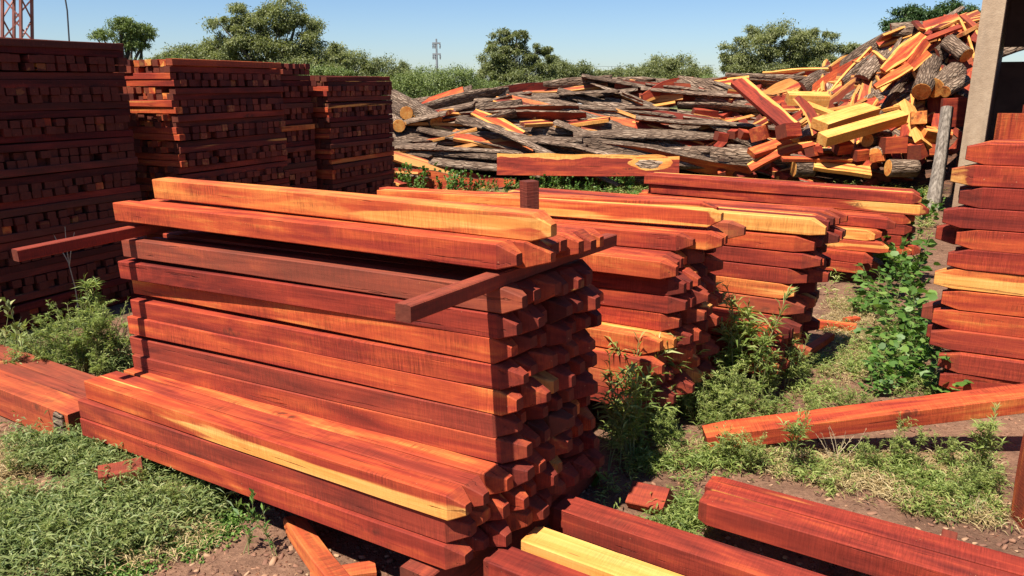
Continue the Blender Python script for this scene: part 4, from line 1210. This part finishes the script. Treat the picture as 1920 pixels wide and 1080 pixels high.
# ------------------------------------------------------------------ trees
def tree(name, label, cat, u, vtop, d, lobes, leafmat, n_leaf, ls, group=None, trunk=True, seed=0, clump=.16, vbase=None, limbs=None):
    """lobes: (du, v, ru, rv) in photo pixels -> ellipsoids at the tree's own distance"""
    r_ = random.Random(seed); n_ = np.random.RandomState(seed + 100)
    n_leaf = int(n_leaf * 4.2); ls *= .50; clump *= 1.12
    c0 = D(u, 157, d); gx, gy = c0.x, c0.y
    root = empty(name, (gx, gy, 0))
    k = d / F
    E = []
    for du, v, ru, rv in lobes:
        p = D(u + du, v, d)
        E.append((np.array([p.x - gx, r_.uniform(-.3, .3) * ru * k, p.z]), np.array([ru * k, ru * k * r_.uniform(.75, 1.0), rv * k])))
    tot = sum(e[1][0] * e[1][2] for e in E)
    parts = []
    for c, r3 in E:
        frac = r3[0] * r3[2] / tot
        nl = int(n_leaf * frac); nc = max(18, int(150 * frac ** .8))
        dirs = norm(n_.normal(0, 1, (nc, 3)))
        rr = n_.uniform(.25, 1.0, (nc, 1)) ** .55
        cc = c + dirs * rr * r3
        sz = n_.uniform(.6, 1.5, nc) * clump * (r3[0] + r3[2])
        i = n_.randint(0, nc, nl)
        off = n_.normal(0, .42, (nl, 3)) * sz[i][:, None] * np.array([1.1, 1.1, .7])
        P = cc[i] + off
        P[:, 2] = np.maximum(P[:, 2], .15)
        T = norm(off + n_.normal(0, .25, (nl, 3)) + np.array([0, 0, .05]))
        parts.append(leaves(P, T, ls * n_.uniform(.6, 1.5, nl), ls * .42 * n_.uniform(.7, 1.3, nl), .25, n_))
    V, Fq = merge(parts)
    link('crown', mesh('crown', V, Fq, [leafmat]), root)
    if trunk:
        sb = MB()
        zt_ = max(.6, min(e[0][2] - e[1][2] * .3 for e in E))
        rt = .035 * max(e[0][2] + e[1][2] for e in E) + .03
        fk = Vector((r_.gauss(0, .15), 0, zt_ * .55))
        sb.tube([(0, 0, -.1), (fk.x * .4, 0, zt_ * .25), fk], [rt * 1.25, rt, rt * .85], 8)
        for c, r3 in E:
            for q in range(4):
                e = Vector(c) + Vector((r_.uniform(-.6, .6) * r3[0], r_.uniform(-.6, .6) * r3[1], r_.uniform(-.2, .65) * r3[2]))
                mid = fk.lerp(e, .45) + Vector((r_.gauss(0, .12), r_.gauss(0, .12), .12 * r3[2]))
                sb.tube([fk, mid, e], [rt * .5, rt * .28, rt * .07], 5)
        sb.build('trunk', [TRUNK], root)
    tag(root, label, cat, group)
    return root
gt = 'trees beyond the yard'
tree('acacia_tree', 'largest feathery grey-green tree rising behind the tall stacks', 'tree', 505, 0, 34,
     [(-62, 62, 46, 34), (-20, 40, 48, 34), (40, 30, 40, 32), (58, 72, 48, 40), (-45, 100, 50, 24), (15, 95, 60, 34), (105, 105, 42, 32), (80, 125, 60, 28), (-85, 88, 34, 26), (-70, 118, 50, 22), (140, 122, 40, 24)], L_ACA, 17000, .23, gt, seed=1, clump=.13)
tree('acacia_tree', 'small light green tree with a bare lower crown, at the upper left', 'tree', 258, 35, 30,
     [(-58, 66, 22, 10), (-10, 52, 30, 15), (20, 62, 24, 15), (0, 78, 30, 16)], L_BRIGHT, 3200, .17, gt, seed=2, clump=.15)
tree('acacia_tree', 'low round dull tree between the small light one and the largest', 'tree', 372, 78, 36, [(-20, 108, 40, 20), (18, 98, 30, 18), (40, 112, 36, 16), (-50, 116, 30, 12)], L_ACA, 4200, .22, gt, seed=3)
tree('acacia_tree', 'mid-green tree sloping down right of the largest tree', 'tree', 665, 95, 38, [(-30, 116, 38, 26), (10, 128, 40, 28), (50, 136, 40, 26), (90, 148, 34, 18)], L_ACA, 5200, .22, gt, seed=4)
tree('shrub', 'yellow-green bush peeping over the fourth tall stack', 'bush', 612, 122, 22, [(-8, 140, 36, 14), (26, 142, 24, 14)], L_BRIGHT, 2400, .13, 'bushes before the trees', seed=5)
tree('small_tree', 'small dark round tree right of the sloping one', 'tree', 756, 113, 42, [(0, 133, 14, 18), (-4, 145, 18, 16)], L_ACA, 1600, .20, gt, seed=6)
gb = 'bushes before the trees'
tree('shrub', 'bright green bush right of the fourth tall stack', 'bush', 760, 135, 24, [(-20, 168, 34, 26), (20, 165, 36, 28), (0, 188, 50, 20)], L_BRIGHT, 4200, .13, gb, seed=7)
tree('shrub', 'broad green bush below the pylon', 'bush', 838, 122, 26, [(-30, 158, 42, 30), (16, 150, 40, 28), (10, 180, 60, 24), (50, 170, 34, 28)], L_BRIGHT, 5600, .14, gb, seed=8)
tree('willowy_tree', 'tall ragged tree standing alone above the middle of the heap', 'tree', 962, 55, 33,
     [(-18, 82, 26, 24), (14, 72, 16, 18), (-34, 108, 30, 26), (6, 112, 40, 32), (-52, 150, 34, 28), (0, 152, 56, 30), (54, 104, 20, 24), (52, 140, 36, 32)], L_ACA, 11000, .20, gt, seed=9, clump=.12)
tree('acacia_tree', 'rounded dull green tree right of the tall ragged one', 'tree', 1062, 115, 36, [(-10, 140, 34, 24), (24, 138, 28, 22), (0, 160, 50, 20)], L_ACA, 5200, .21, gt, seed=10)
tree('small_tree', 'small tuft of tree between the ragged and the rounded one', 'tree', 1037, 102, 44, [(0, 114, 11, 11), (2, 126, 12, 14)], L_ACA, 1200, .2, gt, seed=11)
tree('acacia_tree', 'low faded tree in the dip of the tree line', 'tree', 1145, 130, 60, [(-14, 148, 26, 16), (18, 146, 24, 16)], L_ACA, 3000, .32, gt, seed=12)
tree('acacia_tree', 'wide faded tree in the dust left of the big round bush', 'tree', 1240, 108, 55, [(-40, 142, 34, 24), (0, 132, 36, 25), (35, 130, 34, 24), (60, 146, 36, 20), (-10, 152, 60, 18)], L_ACA, 7000, .30, gt, seed=13)
tree('leafy_tree', 'big round green tree left of the high part of the heap', 'tree', 1468, 50, 26,
     [(-98, 108, 36, 32), (-52, 86, 48, 36), (0, 80, 52, 36), (52, 86, 48, 36), (96, 106, 40, 30), (128, 96, 22, 18), (-70, 140, 60, 30), (0, 130, 70, 38), (60, 130, 60, 34), (125, 105, 26, 20)], L_ACA, 17000, .165, gt, seed=14, clump=.12)
tree('dark_tree', 'dark green layered tree behind the top of the heap', 'tree', 1738, 5, 28,
     [(-62, 50, 30, 14), (-40, 30, 34, 16), (0, 36, 40, 18), (38, 24, 32, 16), (60, 40, 34, 16), (-10, 54, 60, 14), (80, 56, 26, 14)], L_DARK, 7000, .22, gt, seed=15, clump=.15)
# lower hedge behind the heap so that the far plain shows only where the photo shows it
for i, (u, v, ru, d) in enumerate(((905, 172, 60, 28), (1010, 168, 60, 29), (1110, 170, 60, 31), (1200, 165, 60, 34), (1300, 160, 60, 36), (1390, 160, 50, 24), (690, 158, 50, 30), (480, 135, 90, 30), (300, 125, 70, 30))):
    tree('shrub', 'low green scrub in the hedge behind the yard, %s from the left' % ordn((3, 4, 5, 6, 7, 8, 2, 1, 0)[i] + 1 if i != 8 else 1) if i < 7 else ('scrub behind the second tall stack' if i == 7 else 'scrub behind the gap of the tall stacks'), 'bush', u, v - 20, d,
         [(-ru * .5, v + 4, ru * .6, 16), (ru * .4, v, ru * .6, 18), (0, v + 18, ru, 16)], L_ACA if i % 2 else L_BRIGHT, 3600, .15, 'scrub hedge behind the yard', seed=30 + i, trunk=False)

# ------------------------------------------------------------------ lattice tower, cable, pylon
d = 15.0
T = empty('lattice_tower', G(36, 380) if False else (D(40, 70, d).x, D(40, 70, d).y, 0))
tb = Vector(T.location)
zt_ = 9.0
def leg_at(i, z):
    s = .20 - .008 * z
    sx, sy = ((-1, -1), (1, -1), (1, 1), (-1, 1))[i]
    return Vector((sx * s + .16 * z - .48, sy * s, z))
for i in range(4):
    mb = MB(); mb.bar(leg_at(i, 0), leg_at(i, zt_), .032, .032, 4)
    mb.build('leg', [RUST], T)
mb = MB()
z = .2
while z < zt_ - .4:
    for i in range(4):
        j = (i + 1) % 4
        mb.bar(leg_at(i, z), leg_at(j, z + .38), .016, .016, 4)
        mb.bar(leg_at(j, z + .38), leg_at(i, z + .76), .016, .016, 4)
        mb.bar(leg_at(i, z), leg_at(j, z), .014, .014, 4)
    z += .76
mb.build('bracing', [RUST], T)
tag(T, 'reddish steel lattice tower rising behind the nearest tall stack', 'tower')
a, b = D(116, -40, 14), D(130, 80, 14)
mb = MB(); mb.tube([a, a.lerp(b, .5) + Vector((.03, 0, 0)), b, b + Vector((.05, 0, -1.2))], [.014] * 4, 5)
tag(mb.build('hanging_cable', [CABLE]), 'thin dark cable hanging right of the lattice tower', 'cable')
d = 75
pb = D(820, 157, d)
T = empty('power_pylon', (pb.x, pb.y, 0)); k = d / F
zz = lambda v: D(820, v, d).z
mb = MB(); mb.bar((0, 0, 0), (0, 0, zz(74)), .16, .08, 8); mb.build('pole', [GREY_STEEL], T)
for v in (82, 102):
    mb = MB(); mb.box((0, 0, zz(v)), (15 * k, .18, .16)); mb.build('crossarm', [GREY_STEEL], T)
    for s in (-6.5, 6.5, -3):
        mb = MB(); mb.tube([(s * k, 0, zz(v) - .08), (s * k, 0, zz(v) - .25), (s * k, 0, zz(v) - .5)], [.06, .09, .05], 6); mb.build('insulator', [GREY_STEEL], T)
tag(T, 'distant grey power pylon with two crossarms above the bushes', 'pylon')
a, b = D(1000, 117, 60), D(1340, 122, 55)
mb = MB(); mb.tube([a.lerp(b, t) - Vector((0, 0, .9 * t * (1 - t))) for t in [i / 8 for i in range(9)]], [.012] * 9, 4)
tag(mb.build('power_line', [CABLE]), 'faint power line crossing above the faded trees', 'wire')
# white rounded sheet behind the heap
p = D(1105, 178, 19)
mb = MB()
rings = []
for i in range(7):
    t = i / 6; hh = math.sin(math.pi * (.12 + .76 * t)) * .22
    rings.append([(-.55 + 1.1 * t, -.5 + j / 6, p.z - .12 + hh * math.sin(math.pi * j / 6) ** .5 if 0 < j < 6 else p.z - .12) for j in range(7)] + [(-.55 + 1.1 * t, .5, 0), (-.55 + 1.1 * t, -.5, 0)])
mb.loft(rings)
o = mb.build('white_cover', [WHITE], smooth=False); o.location = (p.x, p.y, 0)
tag(o, 'small white rounded cover peeping over the middle of the heap', 'cover')

# ------------------------------------------------------------------ shed
d = 8.6
pl, pr = D(1803, 262, d), D(1845, 262, d)
shed = empty('shed', (pl.x, pl.y, 0))
wid = pr.x - pl.x + .06
shed.rotation_euler = (0, 0, -R(33))
ay = R(-14)
mb = MB(); mb.box((wid * .36, .15, 1.9), (wid * .70, .30, 3.9), ch=.015)
cob = mb.build('column', [CONC], shed); cob.rotation_euler = (0, 0, ay * .0)
mb = MB()
mb.box((3.2, 1.6, 3.57), (7.2, 3.8, .06)); mb.build('roof', [ROOF], shed)
mb = MB()
for y in (.6, 1.6, 2.6): mb.box((3.35, y, 3.40), (7.0, .10, .20))
mb.build('roof_beam', [SHEDWALL], shed)
mb = MB(); mb.box((.13, 1.9, 1.7), (.10, 2.7, 3.4)); mb.build('side_wall', [SHEDWALL], shed)
mb = MB(); mb.box((3.4, 3.3, .97), (6.6, .1, 1.96)); mb.box((3.4, 3.3, 2.84), (6.6, .1, 1.38)); mb.build('back_wall', [SHEDWALL], shed)
mb = MB(); mb.box((6.76, 1.7, 1.76), (.10, 3.0, 3.5)); mb.build('far_wall', [SHEDWALL], shed)
tag(shed, 'dark open timber shed on a pale concrete column at the right edge', 'shed')
# sawn blocks stored at the shed mouth
r_ = random.Random(8)
for i, (u0, u1, v0, v1, lab) in enumerate(((1868, 1920, 212, 268, 'orange sawn board standing at the shed mouth above the right stack'), (1914, 1990, 196, 268, 'taller sawn board behind it, cut by the right edge of the picture'))):
    dd = 7.2 + i * .15
    p0, p1 = D(u0, v1, dd), D(u1, v0, dd)
    mb = MB(); wx = p1.x - p0.x
    mb.box((0, 0, 0), (p1.z + .0, .10, wx), rot=None)
    o = mb.build('board', [TIM]); o.location = ((p0.x + p1.x) / 2, p0.y, p1.z / 2); o.rotation_euler = (0, R(90), R(-6)); o.color = (.57, .3, .05, 1)
    tag(o, lab, 'board')

# ------------------------------------------------------------------ light
sun_h = Vector((-.615, -.788, 0)).normalized()
EL = R(61)
to_sun = sun_h * math.cos(EL) + Vector((0, 0, math.sin(EL)))
w = bpy.data.worlds.new('World'); SC.world = w; w.use_nodes = True
nt = w.node_tree
bg = nt.nodes['Background']
sky = nt.nodes.new('ShaderNodeTexSky'); sky.sky_type = 'NISHITA'
sky.sun_disc = False; sky.sun_elevation = EL; sky.sun_rotation = math.atan2(to_sun.x, to_sun.y)
sky.air_density = 1.0; sky.dust_density = .2; sky.ozone_density = 2.0
hs = nt.nodes.new('ShaderNodeHueSaturation'); hs.inputs['Saturation'].default_value = 1.1
tint = nt.nodes.new('ShaderNodeMix'); tint.data_type = 'RGBA'; tint.blend_type = 'MULTIPLY'; tint.inputs[0].default_value = 1; tint.inputs[7].default_value = (.84, .97, 1.22, 1)
nt.links.new(sky.outputs[0], hs.inputs['Color']); nt.links.new(hs.outputs[0], tint.inputs[6]); nt.links.new(tint.outputs[2], bg.inputs[0]); bg.inputs[1].default_value = .05
sl = bpy.data.lights.new('sun', 'SUN'); sl.energy = 5.0; sl.angle = R(.53); sl.color = (1, .93, .82)
so = bpy.data.objects.new('sun', sl); so.rotation_euler = to_sun.to_track_quat('Z', 'Y').to_euler(); COL.objects.link(so)
SC.view_settings.view_transform = 'Standard'; SC.view_settings.look = 'None'
SC.view_settings.exposure = 1.08; SC.view_settings.gamma = 1
SC.render.engine = 'CYCLES'
SC.cycles.max_bounces = 6; SC.cycles.transparent_max_bounces = 4
SC.cycles.use_denoising = True
